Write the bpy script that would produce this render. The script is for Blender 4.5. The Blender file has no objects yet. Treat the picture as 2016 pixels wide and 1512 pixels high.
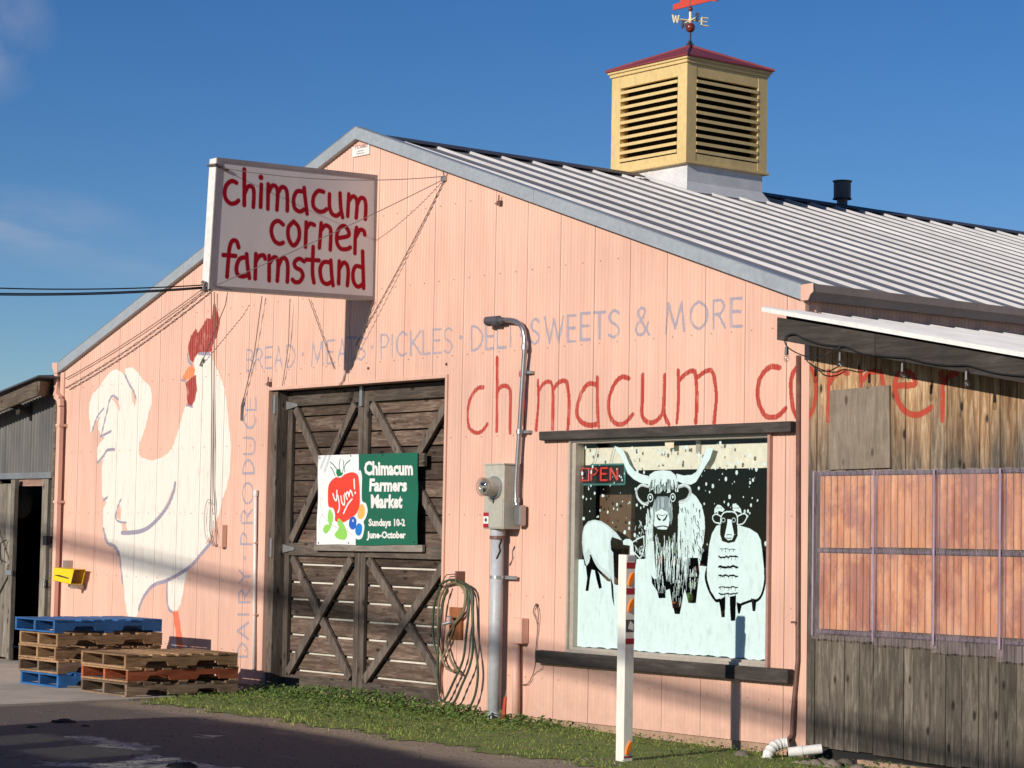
import bpy, math, random
import numpy as np
from mathutils import Vector, Matrix
random.seed(7); rng = np.random.default_rng(7)
S = bpy.context.scene
# ------------------------------------------------------------------ camera
CAMP = np.array([19.5471, -12.5543, 1.5281]); YAW, PITCH, ROLL = -0.900763, 0.067845, 0.018470; FPX = 4520.65
def _R(yaw, pitch, roll):
    cy, sy = math.cos(yaw), math.sin(yaw)
    f = np.array([sy*math.cos(pitch), cy*math.cos(pitch), math.sin(pitch)])
    r = np.array([cy, -sy, 0.]); u = np.cross(r, f); c, s = math.cos(roll), math.sin(roll)
    return np.array([c*r+s*u, -s*r+c*u, f])
RM = _R(YAW, PITCH, ROLL)
cam = bpy.data.cameras.new('camera'); camo = bpy.data.objects.new('camera', cam); S.collection.objects.link(camo)
m = Matrix.Identity(4)
for i in range(3):
    m[i][0], m[i][1], m[i][2], m[i][3] = RM[0][i], RM[1][i], -RM[2][i], CAMP[i]
camo.matrix_world = m
cam.sensor_width = 36; cam.lens = 36*FPX/2016; cam.clip_start = .1; cam.clip_end = 3000
S.camera = camo
# ------------------------------------------------------------------ light
SUN = Vector((.2, -1, .333)).normalized()
w = bpy.data.worlds.new('World'); S.world = w; w.use_nodes = True
nt = w.node_tree; nt.nodes.clear()
sky = nt.nodes.new('ShaderNodeTexSky'); sky.sky_type = 'NISHITA'; sky.sun_disc = False
sky.sun_elevation = math.asin(SUN.z); sky.sun_rotation = math.atan2(SUN.x, SUN.y)
sky.altitude = 1200; sky.air_density = 1.0; sky.dust_density = .15; sky.ozone_density = 3.5
hs = nt.nodes.new('ShaderNodeHueSaturation'); hs.inputs['Saturation'].default_value = 1.26; hs.inputs['Hue'].default_value = .512
geo = nt.nodes.new('ShaderNodeTexCoord'); L = nt.links.new
def cloud(prev, u, v, rad, sc, amt, stretch):
    """a thin wisp of cloud around one compass direction"""
    d = RM.T @ np.array([(u-1008)/FPX, (756-v)/FPX, 1.]); d = d/np.linalg.norm(d)
    di = nt.nodes.new('ShaderNodeVectorMath'); di.operation = 'SUBTRACT'; di.inputs[1].default_value = tuple(d); L(geo.outputs['Generated'], di.inputs[0])
    mp = nt.nodes.new('ShaderNodeMapping'); mp.inputs['Scale'].default_value = (1, 1, stretch); L(di.outputs[0], mp.inputs[0])
    ln = nt.nodes.new('ShaderNodeVectorMath'); ln.operation = 'LENGTH'; L(mp.outputs[0], ln.inputs[0])
    mr = nt.nodes.new('ShaderNodeMapRange'); mr.inputs[1].default_value = rad; mr.inputs[2].default_value = 0; L(ln.outputs['Value'], mr.inputs[0])
    nz = nt.nodes.new('ShaderNodeTexNoise'); nz.inputs['Scale'].default_value = sc; nz.inputs['Detail'].default_value = 7; L(mp.outputs[0], nz.inputs[0])
    cr = nt.nodes.new('ShaderNodeMapRange'); cr.inputs[1].default_value = .36; cr.inputs[2].default_value = .66; L(nz.outputs[0], cr.inputs[0])
    mu = nt.nodes.new('ShaderNodeMath'); mu.operation = 'MULTIPLY'; L(mr.outputs[0], mu.inputs[0]); L(cr.outputs[0], mu.inputs[1])
    m2 = nt.nodes.new('ShaderNodeMath'); m2.operation = 'MULTIPLY'; m2.inputs[1].default_value = amt; L(mu.outputs[0], m2.inputs[0])
    mx = nt.nodes.new('ShaderNodeMixRGB'); mx.inputs[2].default_value = (6.6, 6.4, 6.8, 1); L(m2.outputs[0], mx.inputs[0]); L(prev, mx.inputs[1]); return mx.outputs[0]
bg = nt.nodes.new('ShaderNodeBackground'); bg.inputs['Strength'].default_value = .084
wo = nt.nodes.new('ShaderNodeOutputWorld')
L(sky.outputs[0], hs.inputs['Color']); c0 = cloud(hs.outputs[0], -40, 55, .034, 40, .42, 1); c0 = cloud(c0, 20, 440, .06, 22, .35, 3.2); c0 = cloud(c0, 300, 520, .08, 18, .15, 4)
L(c0, bg.inputs['Color']); L(bg.outputs[0], wo.inputs[0])
sl = bpy.data.lights.new('sun', 'SUN'); sl.energy = 4.7; sl.angle = math.radians(.53); sl.color = (1, .93, .82)
so = bpy.data.objects.new('sun', sl); S.collection.objects.link(so); so.rotation_euler = (-SUN).to_track_quat('-Z', 'Y').to_euler()
so.location = (5, -30, 12)
S.view_settings.view_transform = 'Standard'; S.view_settings.look = 'None'; S.view_settings.exposure = 0.0; S.view_settings.gamma = 1
S.view_settings.use_curve_mapping = False
S.render.engine = 'CYCLES'
S.render.resolution_x, S.render.resolution_y = 1024, 768

# ------------------------------------------------------------------ measuring helpers
def U(u, v, ax, val):
    """point where the line of sight through photo pixel (u,v) meets the plane coordinate[ax]=val"""
    d = RM.T @ np.array([(u-1008)/FPX, (756-v)/FPX, 1.])
    return CAMP + (val-CAMP[ax])/d[ax]*d
def W(u, v, y=0.): return U(u, v, 1, y)
def Z(ox, oy, s, pts): return [(ox+a/s, oy+b/s) for a, b in pts]     # enlargement coordinates -> photo pixels

# ------------------------------------------------------------------ objects helpers
def tag(o, label, cat, group=None):
    o['label'] = label; o['category'] = cat
    if group: o['group'] = group
    return o
def root(name, loc, label, cat, group=None):
    o = bpy.data.objects.new(name, None); o.empty_display_size = .1; S.collection.objects.link(o); o.location = loc
    return tag(o, label, cat, group)
def wloc(o):
    v = Vector((0, 0, 0))
    while o is not None: v += o.location; o = o.parent
    return v
class MB:
    def __init__(s): s.v = []; s.f = []
    def add(s, vs, fs):
        b = len(s.v); s.v += [tuple(map(float, p)) for p in vs]; s.f += [tuple(b+i for i in f) for f in fs]; return s
    def box(s, x0, x1, y0, y1, z0, z1):
        return s.add([(x0,y0,z0),(x1,y0,z0),(x1,y1,z0),(x0,y1,z0),(x0,y0,z1),(x1,y0,z1),(x1,y1,z1),(x0,y1,z1)],
                     [(0,3,2,1),(4,5,6,7),(0,1,5,4),(1,2,6,5),(2,3,7,6),(3,0,4,7)])
    def hexa(s, a, b):   # two quads (4 pts each, same winding)
        n = len(a); fs = [tuple(range(n))[::-1], tuple(range(n, 2*n))]
        for i in range(n): j = (i+1) % n; fs.append((i, j, n+j, n+i))
        return s.add(list(a)+list(b), fs)
    def prism(s, poly, ax, a, b):  # poly 2D in the other two axes
        def P(p, c):
            q = list(p); q.insert(ax, c); return q
        return s.hexa([P(p, a) for p in poly], [P(p, b) for p in poly])
    def beam(s, p, q, wd, th, up=(0,-1,0)):
        p, q, up = Vector(p), Vector(q), Vector(up); d = (q-p).normalized(); r = d.cross(up).normalized(); n = r.cross(d).normalized()
        c = [r*(wd/2)+n*(th/2), r*(-wd/2)+n*(th/2), r*(-wd/2)-n*(th/2), r*(wd/2)-n*(th/2)]
        return s.hexa([p+k for k in c], [q+k for k in c])
    def tube(s, path, r, n=8, cap=True):
        path = [Vector(p) for p in path]; rings = []; ref = None
        rr = r if isinstance(r, (list, tuple)) else [r]*len(path)
        for i, p in enumerate(path):
            d = (path[min(i+1, len(path)-1)]-path[max(i-1, 0)])
            if d.length < 1e-9: d = Vector((0, 0, 1))
            d.normalize()
            if ref is None:
                ref = d.orthogonal().normalized()
            else:
                ref = (ref-d*ref.dot(d)); ref = ref.normalized() if ref.length > 1e-6 else d.orthogonal().normalized()
            b = d.cross(ref)
            rings.append([p+(ref*math.cos(2*math.pi*k/n)+b*math.sin(2*math.pi*k/n))*rr[i] for k in range(n)])
        vs = [q for R_ in rings for q in R_]; fs = []
        for i in range(len(rings)-1):
            for k in range(n):
                j = (k+1) % n; fs.append((i*n+k, i*n+j, (i+1)*n+j, (i+1)*n+k))
        if cap: fs += [tuple(range(n))[::-1], tuple(range((len(rings)-1)*n, len(rings)*n))]
        return s.add(vs, fs)
    def ball(s, c, r, n=12, m_=8, sc=(1,1,1)):
        vs = []; fs = []
        for i in range(m_+1):
            t = math.pi*i/m_
            for k in range(n):
                a = 2*math.pi*k/n; vs.append((c[0]+sc[0]*r*math.sin(t)*math.cos(a), c[1]+sc[1]*r*math.sin(t)*math.sin(a), c[2]+sc[2]*r*math.cos(t)))
        for i in range(m_):
            for k in range(n):
                j = (k+1) % n; fs.append((i*n+k, (i+1)*n+k, (i+1)*n+j, i*n+j))
        return s.add(vs, fs)
    def jit(s, a):
        s.v = [(x+random.uniform(-a,a), y+random.uniform(-a,a), z+random.uniform(-a,a)) for x,y,z in s.v]; return s
    def build(s, name, mat, parent=None, smooth=False, bevel=0):
        me = bpy.data.meshes.new(name)
        off = wloc(parent) if parent is not None else Vector((0, 0, 0))
        me.from_pydata([(x-off.x, y-off.y, z-off.z) for x, y, z in s.v], [], s.f); me.update()
        if mat: me.materials.append(mat)
        if smooth: me.polygons.foreach_set('use_smooth', [True]*len(me.polygons))
        o = bpy.data.objects.new(name, me); S.collection.objects.link(o)
        if parent is not None: o.parent = parent
        if bevel:
            b = o.modifiers.new('bevel', 'BEVEL'); b.width = bevel; b.segments = 1; b.limit_method = 'ANGLE'
        return o
def struct(o): o['kind'] = 'structure'; return o
def stuff(o): o['kind'] = 'stuff'; return o
def catmull(pts, n=5, closed=False):
    pts = [np.array(p, float) for p in pts]; out = []; k = len(pts)
    if k < 3: return [tuple(p) for p in pts]
    rngi = range(k) if closed else range(k-1)
    for i in rngi:
        p0 = pts[(i-1) % k] if closed or i > 0 else pts[0]; p1 = pts[i]; p2 = pts[(i+1) % k]
        p3 = pts[(i+2) % k] if closed or i+2 < k else pts[-1]
        for j in range(n):
            t = j/n
            out.append(tuple(.5*((2*p1)+(-p0+p2)*t+(2*p0-5*p1+4*p2-p3)*t*t+(-p0+3*p1-3*p2+p3)*t**3)))
    if not closed: out.append(tuple(pts[-1]))
    return out

# ------------------------------------------------------------------ flat print drawn as arrays
class Canvas:
    def __init__(s, x0, x1, y0, y1, res):
        s.x0, s.x1, s.y0, s.y1, s.res = x0, x1, y0, y1, res
        s.w = int((x1-x0)/res); s.h = int((y1-y0)/res); s.a = np.zeros((s.h, s.w, 4), np.float32)
    def _put(s, mask, j0, i0, col, al):
        h, w_ = mask.shape; sub = s.a[j0:j0+h, i0:i0+w_]
        if col is None: sub[mask, 3] = 0
        else:
            sub[mask, :3] = col; sub[mask, 3] = al
    def _bb(s, xs, ys, pad=0):
        i0 = max(0, int((min(xs)-pad-s.x0)/s.res)-1); i1 = min(s.w, int((max(xs)+pad-s.x0)/s.res)+2)
        j0 = max(0, int((min(ys)-pad-s.y0)/s.res)-1); j1 = min(s.h, int((max(ys)+pad-s.y0)/s.res)+2)
        return i0, i1, j0, j1
    def fill(s, poly, col, al=1., smooth=False):
        if smooth: poly = catmull(poly, 5, True)
        xs = [p[0] for p in poly]; ys = [p[1] for p in poly]; i0, i1, j0, j1 = s._bb(xs, ys)
        if i1 <= i0 or j1 <= j0: return
        X = s.x0+(np.arange(i0, i1)+.5)*s.res; Y = s.y0+(np.arange(j0, j1)+.5)*s.res; ins = np.zeros((len(Y), len(X)), bool)
        for k in range(len(poly)):
            (xa, ya), (xb, yb) = poly[k-1], poly[k]
            if ya == yb: continue
            r = (Y > min(ya, yb)) & (Y <= max(ya, yb))
            if not r.any(): continue
            xc = xa+(Y[r]-ya)*(xb-xa)/(yb-ya); ins[r] ^= X[None, :] > xc[:, None]
        s._put(ins, j0, i0, col, al)
    def stroke(s, pts, wd, col, al=1., smooth=True):
        if smooth: pts = catmull(pts, 5)
        wf = (lambda t: wd) if not isinstance(wd, tuple) else (lambda t: wd[0]+(wd[1]-wd[0])*t)
        n = max(1, len(pts)-1)
        for k in range(n):
            a = pts[k]; b = pts[k+1] if len(pts) > 1 else pts[k]; r = wf(k/n)/2
            i0, i1, j0, j1 = s._bb([a[0], b[0]], [a[1], b[1]], r)
            if i1 <= i0 or j1 <= j0: continue
            X, Y = np.meshgrid(s.x0+(np.arange(i0, i1)+.5)*s.res, s.y0+(np.arange(j0, j1)+.5)*s.res)
            dx, dy = b[0]-a[0], b[1]-a[1]; l2 = dx*dx+dy*dy+1e-12
            t = np.clip(((X-a[0])*dx+(Y-a[1])*dy)/l2, 0, 1)
            s._put((X-a[0]-t*dx)**2+(Y-a[1]-t*dy)**2 <= r*r, j0, i0, col, al)
    def dot(s, x, y, r, col, al=1.): s.stroke([(x, y), (x, y+1e-5)], 2*r, col, al, False)
    def image(s, name):
        im = bpy.data.images.new(name, s.w, s.h, alpha=True, float_buffer=True); im.colorspace_settings.name = 'Non-Color'
        im.alpha_mode = 'CHANNEL_PACKED'; im.pixels.foreach_set(s.a.ravel()); im.update(); im.pack(); return im
LET = {  # capital letters as strokes, unit box, y up
 'A': [[(0,0),(.5,1),(1,0)], [(.18,.36),(.82,.36)]], 'B': [[(0,0),(0,1)], [(0,1),(.6,.98),(.85,.78),(.6,.54),(0,.52)], [(.5,.53),(.95,.38),(.95,.12),(.5,.0),(0,0)]],
 'C': [[(1,.85),(.6,1),(.15,.8),(0,.5),(.12,.2),(.5,0),(1,.1)]], 'D': [[(0,0),(0,1)], [(0,1),(.5,.95),(.95,.65),(.95,.35),(.5,.03),(0,0)]],
 'E': [[(0,0),(0,1)], [(0,1),(1,1)], [(0,.52),(.85,.52)], [(0,0),(1,0)]], 'I': [[(0,0),(0,1)]],
 'K': [[(0,0),(0,1)], [(.95,1),(.05,.45)], [(.2,.55),(1,0)]], 'L': [[(0,1),(0,0)], [(0,0),(1,.02)]],
 'M': [[(0,0),(.12,1)], [(.12,1),(.5,.12)], [(.5,.12),(.88,1)], [(.88,1),(1,0)]], 'N': [[(0,0),(0,1)], [(0,1),(1,0)], [(1,0),(1,1)]],
 'O': [[(.5,1),(.1,.8),(0,.5),(.1,.2),(.5,0),(.9,.2),(1,.5),(.9,.8),(.5,1)]], 'P': [[(0,0),(0,1)], [(0,1),(.6,1),(.95,.8),(.6,.5),(0,.48)]],
 'R': [[(0,0),(0,1)], [(0,1),(.6,1),(.9,.78),(.6,.52),(0,.5)], [(.4,.5),(1,0)]], 'S': [[(.95,.88),(.55,1),(.1,.85),(.15,.6),(.75,.42),(.95,.2),(.5,0),(0,.1)]],
 'T': [[(.5,0),(.5,1)], [(0,1),(1,1)]], 'U': [[(0,1),(0,.3),(.2,.03),(.5,0),(.8,.03),(1,.3),(1,1)]], 'W': [[(0,1),(.27,0)], [(.27,0),(.5,.9)], [(.5,.9),(.76,0)], [(.76,0),(1,1)]],
 'X': [[(0,0),(1,1)], [(0,1),(1,0)]], 'Y': [[(0,1),(.5,.5)], [(1,1),(.5,.5)], [(.5,.5),(.5,0)]],
 '&': [[(1,.0),(.25,.72),(.3,.95),(.5,1),(.7,.88),(.55,.65),(.1,.35),(.05,.12),(.35,0),(.7,.12),(.95,.45)]]}

# ------------------------------------------------------------------ materials
def new(name):
    m_ = bpy.data.materials.new(name); m_.use_nodes = True; nt = m_.node_tree; return m_, nt, nt.nodes['Principled BSDF']
def nn(nt, t, **k):
    n = nt.nodes.new(t)
    for a, b in k.items(): setattr(n, a, b)
    return n
def coords(nt, scale=(1,1,1), rnd=0):
    g = nn(nt, 'ShaderNodeNewGeometry'); out = g.outputs['Position']
    if rnd:
        oi = nn(nt, 'ShaderNodeObjectInfo'); mu = nn(nt, 'ShaderNodeMath', operation='MULTIPLY'); mu.inputs[1].default_value = rnd
        nt.links.new(oi.outputs['Random'], mu.inputs[0]); ad = nn(nt, 'ShaderNodeVectorMath', operation='ADD')
        nt.links.new(out, ad.inputs[0]); nt.links.new(mu.outputs[0], ad.inputs[1]); out = ad.outputs[0]
    mp = nn(nt, 'ShaderNodeMapping'); mp.inputs['Scale'].default_value = scale; nt.links.new(out, mp.inputs[0]); return mp.outputs[0]
def noise(nt, vec, sc, det=6, ro=.6, dist=0):
    n = nn(nt, 'ShaderNodeTexNoise'); n.inputs['Scale'].default_value = sc; n.inputs['Detail'].default_value = det
    n.inputs['Roughness'].default_value = ro; n.inputs['Distortion'].default_value = dist; nt.links.new(vec, n.inputs['Vector']); return n.outputs[0]
def ramp(nt, f, stops):
    r = nn(nt, 'ShaderNodeValToRGB'); e = r.color_ramp.elements
    while len(e) < len(stops): e.new(.5)
    for k, (p, c) in enumerate(stops):
        e[k].position = p; e[k].color = (c, c, c, 1) if isinstance(c, (int, float)) else (*c, 1)
    nt.links.new(f, r.inputs[0]); return r.outputs[0]
def mixc(nt, f, a, b, mode='MIX'):
    x = nn(nt, 'ShaderNodeMixRGB', blend_type=mode)
    for i, q in ((0, f), (1, a), (2, b)):
        if isinstance(q, (int, float)): x.inputs[i].default_value = q if i == 0 else (q, q, q, 1)
        elif isinstance(q, tuple): x.inputs[i].default_value = (*q, 1)
        else: nt.links.new(q, x.inputs[i])
    return x.outputs[0]
def bump(nt, b, h, st=.2, dist=.01, normal=None):
    x = nn(nt, 'ShaderNodeBump'); x.inputs['Strength'].default_value = st; x.inputs['Distance'].default_value = dist
    nt.links.new(h, x.inputs['Height']); nt.links.new(x.outputs[0], b.inputs['Normal'])
def rnd_val(nt, lo, hi):
    oi = nn(nt, 'ShaderNodeObjectInfo'); mr = nn(nt, 'ShaderNodeMapRange'); mr.inputs[3].default_value = lo; mr.inputs[4].default_value = hi
    nt.links.new(oi.outputs['Random'], mr.inputs[0]); return mr.outputs[0]
def paint(name, col, rough=.6, metal=0, dark=.75, sc=2.5, stretch=(1,1,1), bst=.08, bsc=90, var=0, spec=.5):
    m_, nt, b = new(name); v = coords(nt, stretch, 3 if var else 0)
    f = ramp(nt, noise(nt, v, sc, 8, .65), [(.35, 0.), (.7, 1.)])
    c = mixc(nt, f, tuple(k*dark for k in col), col)
    f2 = ramp(nt, noise(nt, v, sc*9, 4), [(.3, .88), (.7, 1.06)]); c = mixc(nt, 1., c, f2, 'MULTIPLY')
    if var: c = mixc(nt, 1., c, rnd_val(nt, 1-var, 1+var), 'MULTIPLY')
    nt.links.new(c, b.inputs['Base Color']); b.inputs['Roughness'].default_value = rough; b.inputs['Metallic'].default_value = metal
    b.inputs['Specular IOR Level'].default_value = spec
    if bst: bump(nt, b, noise(nt, coords(nt), bsc, 3), bst, .003)
    return m_
def wood(name, a, b_, c_, axis, rough=.85, var=.25, knots=True, top=None, mural=None, gsc=1.):
    m_, nt, b = new(name); st = [14*gsc, 14*gsc, 14*gsc]; st[axis] = 1.5; v = coords(nt, tuple(st), 7)
    g = noise(nt, v, 2.4, 9, .7, .6); c = ramp(nt, g, [(.28, a), (.5, b_), (.74, c_)])
    lg = noise(nt, coords(nt, (1,1,1), 5), 2.2, 4); c = mixc(nt, ramp(nt, lg, [(.38, 0.), (.66, .55)]), c, tuple(k*.45 for k in b_))
    if top:    # weathering by height under the eaves: stays brown where the roof keeps rain off
        gz = nn(nt, 'ShaderNodeNewGeometry'); sp = nn(nt, 'ShaderNodeSeparateXYZ'); nt.links.new(gz.outputs['Position'], sp.inputs[0])
        s2 = [9, 9, 9]; s2[axis] = .8; nv = noise(nt, coords(nt, tuple(s2), 4), 1.3, 5)
        ad = nn(nt, 'ShaderNodeMath', operation='MULTIPLY_ADD'); ad.inputs[1].default_value = 1.5; nt.links.new(nv, ad.inputs[0]); nt.links.new(sp.outputs[2], ad.inputs[2])
        mr = nn(nt, 'ShaderNodeMapRange'); mr.inputs[1].default_value = top[0]; mr.inputs[2].default_value = top[1]; nt.links.new(ad.outputs[0], mr.inputs[0])
        cw = ramp(nt, g, [(.25, top[2]), (.5, top[3]), (.75, top[4])]); c = mixc(nt, mr.outputs[0], c, cw)
    if knots:
        s3 = [15, 15, 15]; s3[axis] = 6.5; vo = nn(nt, 'ShaderNodeTexVoronoi'); vo.inputs['Scale'].default_value = .62
        nt.links.new(coords(nt, tuple(s3), 9), vo.inputs['Vector'])
        c = mixc(nt, ramp(nt, vo.outputs['Distance'], [(.09, .9), (.19, 0.)]), c, tuple(k*.45 for k in a))
    c = mixc(nt, 1., c, rnd_val(nt, 1-var, 1+var), 'MULTIPLY')
    if mural: c = mural_mix(nt, c, .92)
    nt.links.new(c, b.inputs['Base Color']); b.inputs['Roughness'].default_value = rough; b.inputs['Specular IOR Level'].default_value = .25
    bump(nt, b, g, .55, .006); return m_

# ------------------------------------------------------------------ wall dimensions
XL, XR = -4.799, 7.283; XC = (XL+XR)/2; ZE, ZA = 3.392, 5.391; SL = (ZA-ZE)/(XR-XC)
def ztop(x): return ZA-SL*abs(x-XC)
DX0, DX1, DZ1 = -.262, 2.735, 3.0
WX0, WX1, WZ0, WZ1 = 4.528, 6.942, .586, 2.392

# ------------------------------------------------------------------ the mural
mur = Canvas(-5, 10, -.2, 5.6, .005)
LAV = (.27, .245, .31); RED = (.40, .042, .025); WH = (.69, .64, .565)
def pw(pts, y=0.): return [(float(q[0]), float(q[2])) for q in (W(a, b, y) for a, b in pts)]
Z1 = lambda p: pw(Z(0, 550, 2.75, p)); Z2 = lambda p: pw(Z(0, 1000, 2.9536, p))
body = Z1([(490,838),(480,720),(485,665),(500,620),(530,590),(560,545),(600,495),(630,485),(655,500),(676,522),(675,482),(715,475),(745,500),(770,540),(810,575),(822,620),(820,680),(805,720),(790,790),(770,850),(752,890),(750,940),(760,962),(820,980),(870,965),(910,940),(940,890),(975,780),(990,720),(1002,688),(1040,690),(1050,600),(1050,530),(1056,490),(1048,450),(1060,420),(1075,400),(1140,395),(1150,430),(1165,465),(1190,520),(1215,590),(1230,700),(1240,800),(1250,900),(1245,1040),(1225,1130),(1200,1200),(1190,1260),(1165,1320),(1140,1390),(1110,1430)]) \
     + Z2([(1225,205),(1170,270),(1120,330),(1090,362),(1080,400),(1065,480),(1050,560),(1030,595),(1005,600),(980,580),(970,520),(970,430),(920,440),(880,455),(850,490),(820,545),(800,610),(790,650),(775,720),(755,720),(745,650),(735,600),(722,520),(718,450),(705,340),(695,270),(670,235),(640,215)]) \
     + Z1([(610,1450),(575,1425),(558,1350),(558,1240),(575,1205),(553,1175),(549,1100),(549,1010),(562,975),(530,995),(521,930),(535,890),(568,855),(548,852),(532,815),(530,775),(545,735),(500,800)])
mur.fill(body, WH)
PK = None
for p in ([(710,602),(725,615),(737,650),(728,692),(712,645)], [(600,648),(625,640),(645,680),(652,724),(635,690),(615,657)],
          [(645,1210),(656,1250),(652,1305),(630,1290),(630,1240)], [(655,1310),(680,1325),(690,1360),(662,1372)], [(940,1118),(947,1150),(930,1195),(880,1270),(800,1345),(860,1285),(905,1205)]):
    mur.fill(Z1(p), None)
for p, wd in (([(675,515),(700,570),(720,602),(735,645)], .03), ([(560,700),(525,745),(497,825)], .025), ([(546,848),(560,790),(580,710),(590,660),(610,630),(640,652)], .028),
              ([(545,850),(575,835),(600,822)], .03), ([(530,990),(560,955),(580,925),(620,920)], .035), ([(560,1195),(580,1180)], .03), ([(655,1190),(637,1230),(626,1285),(640,1310),(682,1318)], .025),
              ([(660,1372),(740,1368),(800,1345),(860,1290),(910,1220),(938,1150),(948,1105)], .05), ([(560,1350),(575,1420),(612,1440),(640,1492)], .03),
              ([(1015,405),(1020,440),(1040,466)], .03), ([(1075,400),(1132,402)], .04), ([(985,545),(1003,548)], .03), ([(1010,680),(1040,690)], .025)):
    mur.stroke(Z1(p), wd, LAV)
for p, wd in (([(600,120),(628,207),(668,222),(692,265),(700,330),(712,440)], .03), ([(1225,202),(1170,266),(1120,326),(1060,372),(970,422),(910,440),(870,468),(830,525),(805,590)], .042), ([(970,430),(970,520),(980,585),(1000,606)], .03)):
    mur.stroke(Z2(p), wd, LAV)
mur.fill(Z1([(1152,138),(1162,130),(1180,180),(1190,230),(1175,310),(1160,332),(1140,392),(1075,395),(1055,420),(1042,452),(1025,432),(1017,370),(1030,310),(1060,265),(1070,290),(1100,245),(1118,210),(1146,215)]), (.30, .032, .02))
mur.fill(Z1([(1040,465),(1056,490),(1045,530),(1000,545),(985,535),(1005,495),(1020,475)]), (.78, .21, .07))
mur.fill(Z1([(1035,532),(1060,515),(1066,600),(1052,660),(1035,686),(1015,676),(1010,610),(1004,560)]), (.31, .032, .02))
mur.fill(Z2([(1003,605),(1036,600),(1050,700),(1068,830),(1030,830),(1020,720)]), (.72, .15, .07))
mur.fill(Z2([(1000,770),(1016,762),(1028,812),(1000,815)]), (.6, .55, .55))
ZC = lambda p: pw(Z(900, 560, 3.36, p)); ZD = lambda p: pw(Z(1460, 540, 3.6, p))
for p in ([(172,680),(140,685),(105,720),(75,790),(68,880),(80,950),(125,982),(165,968),(198,925)], [(262,485),(262,700),(260,970)], [(266,705),(290,675),(325,672),(350,705),(352,800),(350,980)],
          [(440,665),(442,960)], [(533,635),(536,760),(530,870),(522,960)], [(540,700),(570,657),(605,643),(628,672),(633,800),(630,955)], [(637,690),(670,650),(705,637),(728,662),(738,780),(731,955)],
          [(925,615),(926,780),(936,942)], [(918,662),(870,657),(830,700),(800,780),(793,860),(820,910),(870,930),(930,925)], [(1135,622),(1090,612),(1045,650),(1010,730),(1003,820),(1018,888),(1060,925),(1110,915),(1160,860)],
          [(1228,600),(1225,750),(1223,860),(1245,903),(1290,914),(1335,885),(1360,830),(1370,700),(1372,600)], [(1362,830),(1380,890),(1400,925)], [(1460,570),(1462,750),(1452,915)],
          [(1470,632),(1510,592),(1555,572),(1577,602),(1583,750),(1578,912)], [(1590,612),(1640,577),(1682,572),(1706,650),(1712,760),(1700,912)]):
    w0 = random.uniform(.036, .046); mur.stroke(ZC(p), (w0, random.uniform(.034, .046)), RED)
mur.dot(*ZC([(424,590)])[0], .035, RED)
for p in ([(265,662),(210,655),(160,690),(122,760),(110,850),(127,930),(165,1000),(215,1014),(262,1000),(312,950)], [(430,652),(390,662),(350,740),(352,880),(378,990),(430,1034),(490,1018),(533,940),(545,830),(538,720),(500,660),(430,650)],
          [(632,690),(634,800),(630,1040)], [(638,780),(680,722),(730,692),(772,705)], [(862,690),(868,1000)], [(870,760),(920,702),(980,692),(1015,732),(1030,1000)],
          [(1118,792),(1246,782),(1232,722),(1180,692),(1125,722),(1108,790),(1120,868),(1152,940),(1205,988),(1262,998),(1312,982),(1366,945)], [(1445,700),(1447,870),(1445,1036)], [(1450,782),(1490,722),(1545,700)]):
    mur.stroke(ZD(p), (random.uniform(.038, .048), random.uniform(.036, .048)), RED)
def caps(cv, ch, q, wd, col, jit=.012):
    (lb, rb, rt, lt) = q
    for st in LET[ch]:
        pts = []
        for a, b in st:
            a += random.uniform(-jit, jit); b += random.uniform(-jit, jit)
            x = (lb[0]*(1-a)+rb[0]*a)*(1-b)+(lt[0]*(1-a)+rt[0]*a)*b; y = (lb[1]*(1-a)+rb[1]*a)*(1-b)+(lt[1]*(1-a)+rt[1]*a)*b; pts.append((x, y))
        cv.stroke(pts, wd*random.uniform(.85, 1.15), col, smooth=len(pts) > 3)
LV2 = (.315, .285, .345)
def row(F, items, slope, wd):
    for ch, a, b, base, top in items:
        k = (b-a)*slope
        caps(mur, ch, F([(a, base), (b, base+k), (b, top+k), (a, top)]), wd, LV2)
ZE1 = lambda p: pw(Z(460, 570, 4.582, p))
row(ZE1, [('B',115,180,735,545),('R',200,262,722,540),('E',283,345,712,522),('A',370,435,708,516),('D',478,552,702,503),('M',702,806,684,480),('E',842,908,668,464),('A',940,1012,658,448),('T',1020,1105,648,436),('S',1112,1188,636,432),
          ('P',1328,1400,618,414),('I',1428,1429,605,408),('C',1470,1558,600,388),('K',1597,1688,592,382),('L',1708,1770,584,372),('E',1798,1868,576,360),('S',1897,1972,570,350)], -.06, .019)
row(ZC, [('D',95,168,435,278),('E',190,240,427,264),('L',267,322,420,256),('I',353,354,410,250),('S',487,543,395,230),('W',577,702,390,218),('E',731,785,378,208),('E',818,878,368,194),('T',903,978,358,188),('S',1003,1072,352,172),('&',1178,1268,335,158),
          ('M',1382,1500,317,128),('O',1543,1652,298,115),('R',1695,1772,290,108),('E',1812,1882,278,94)], -.06, .022)
for f_, p in ((ZE1, (622, 585)), (ZE1, (1250, 522)), (ZC, (425, 335)), (ZC, (22, 350))): mur.dot(*f_([p])[0], .02, LV2)
ZV = lambda p: pw(Z(440, 760, 2.65, p))
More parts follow.
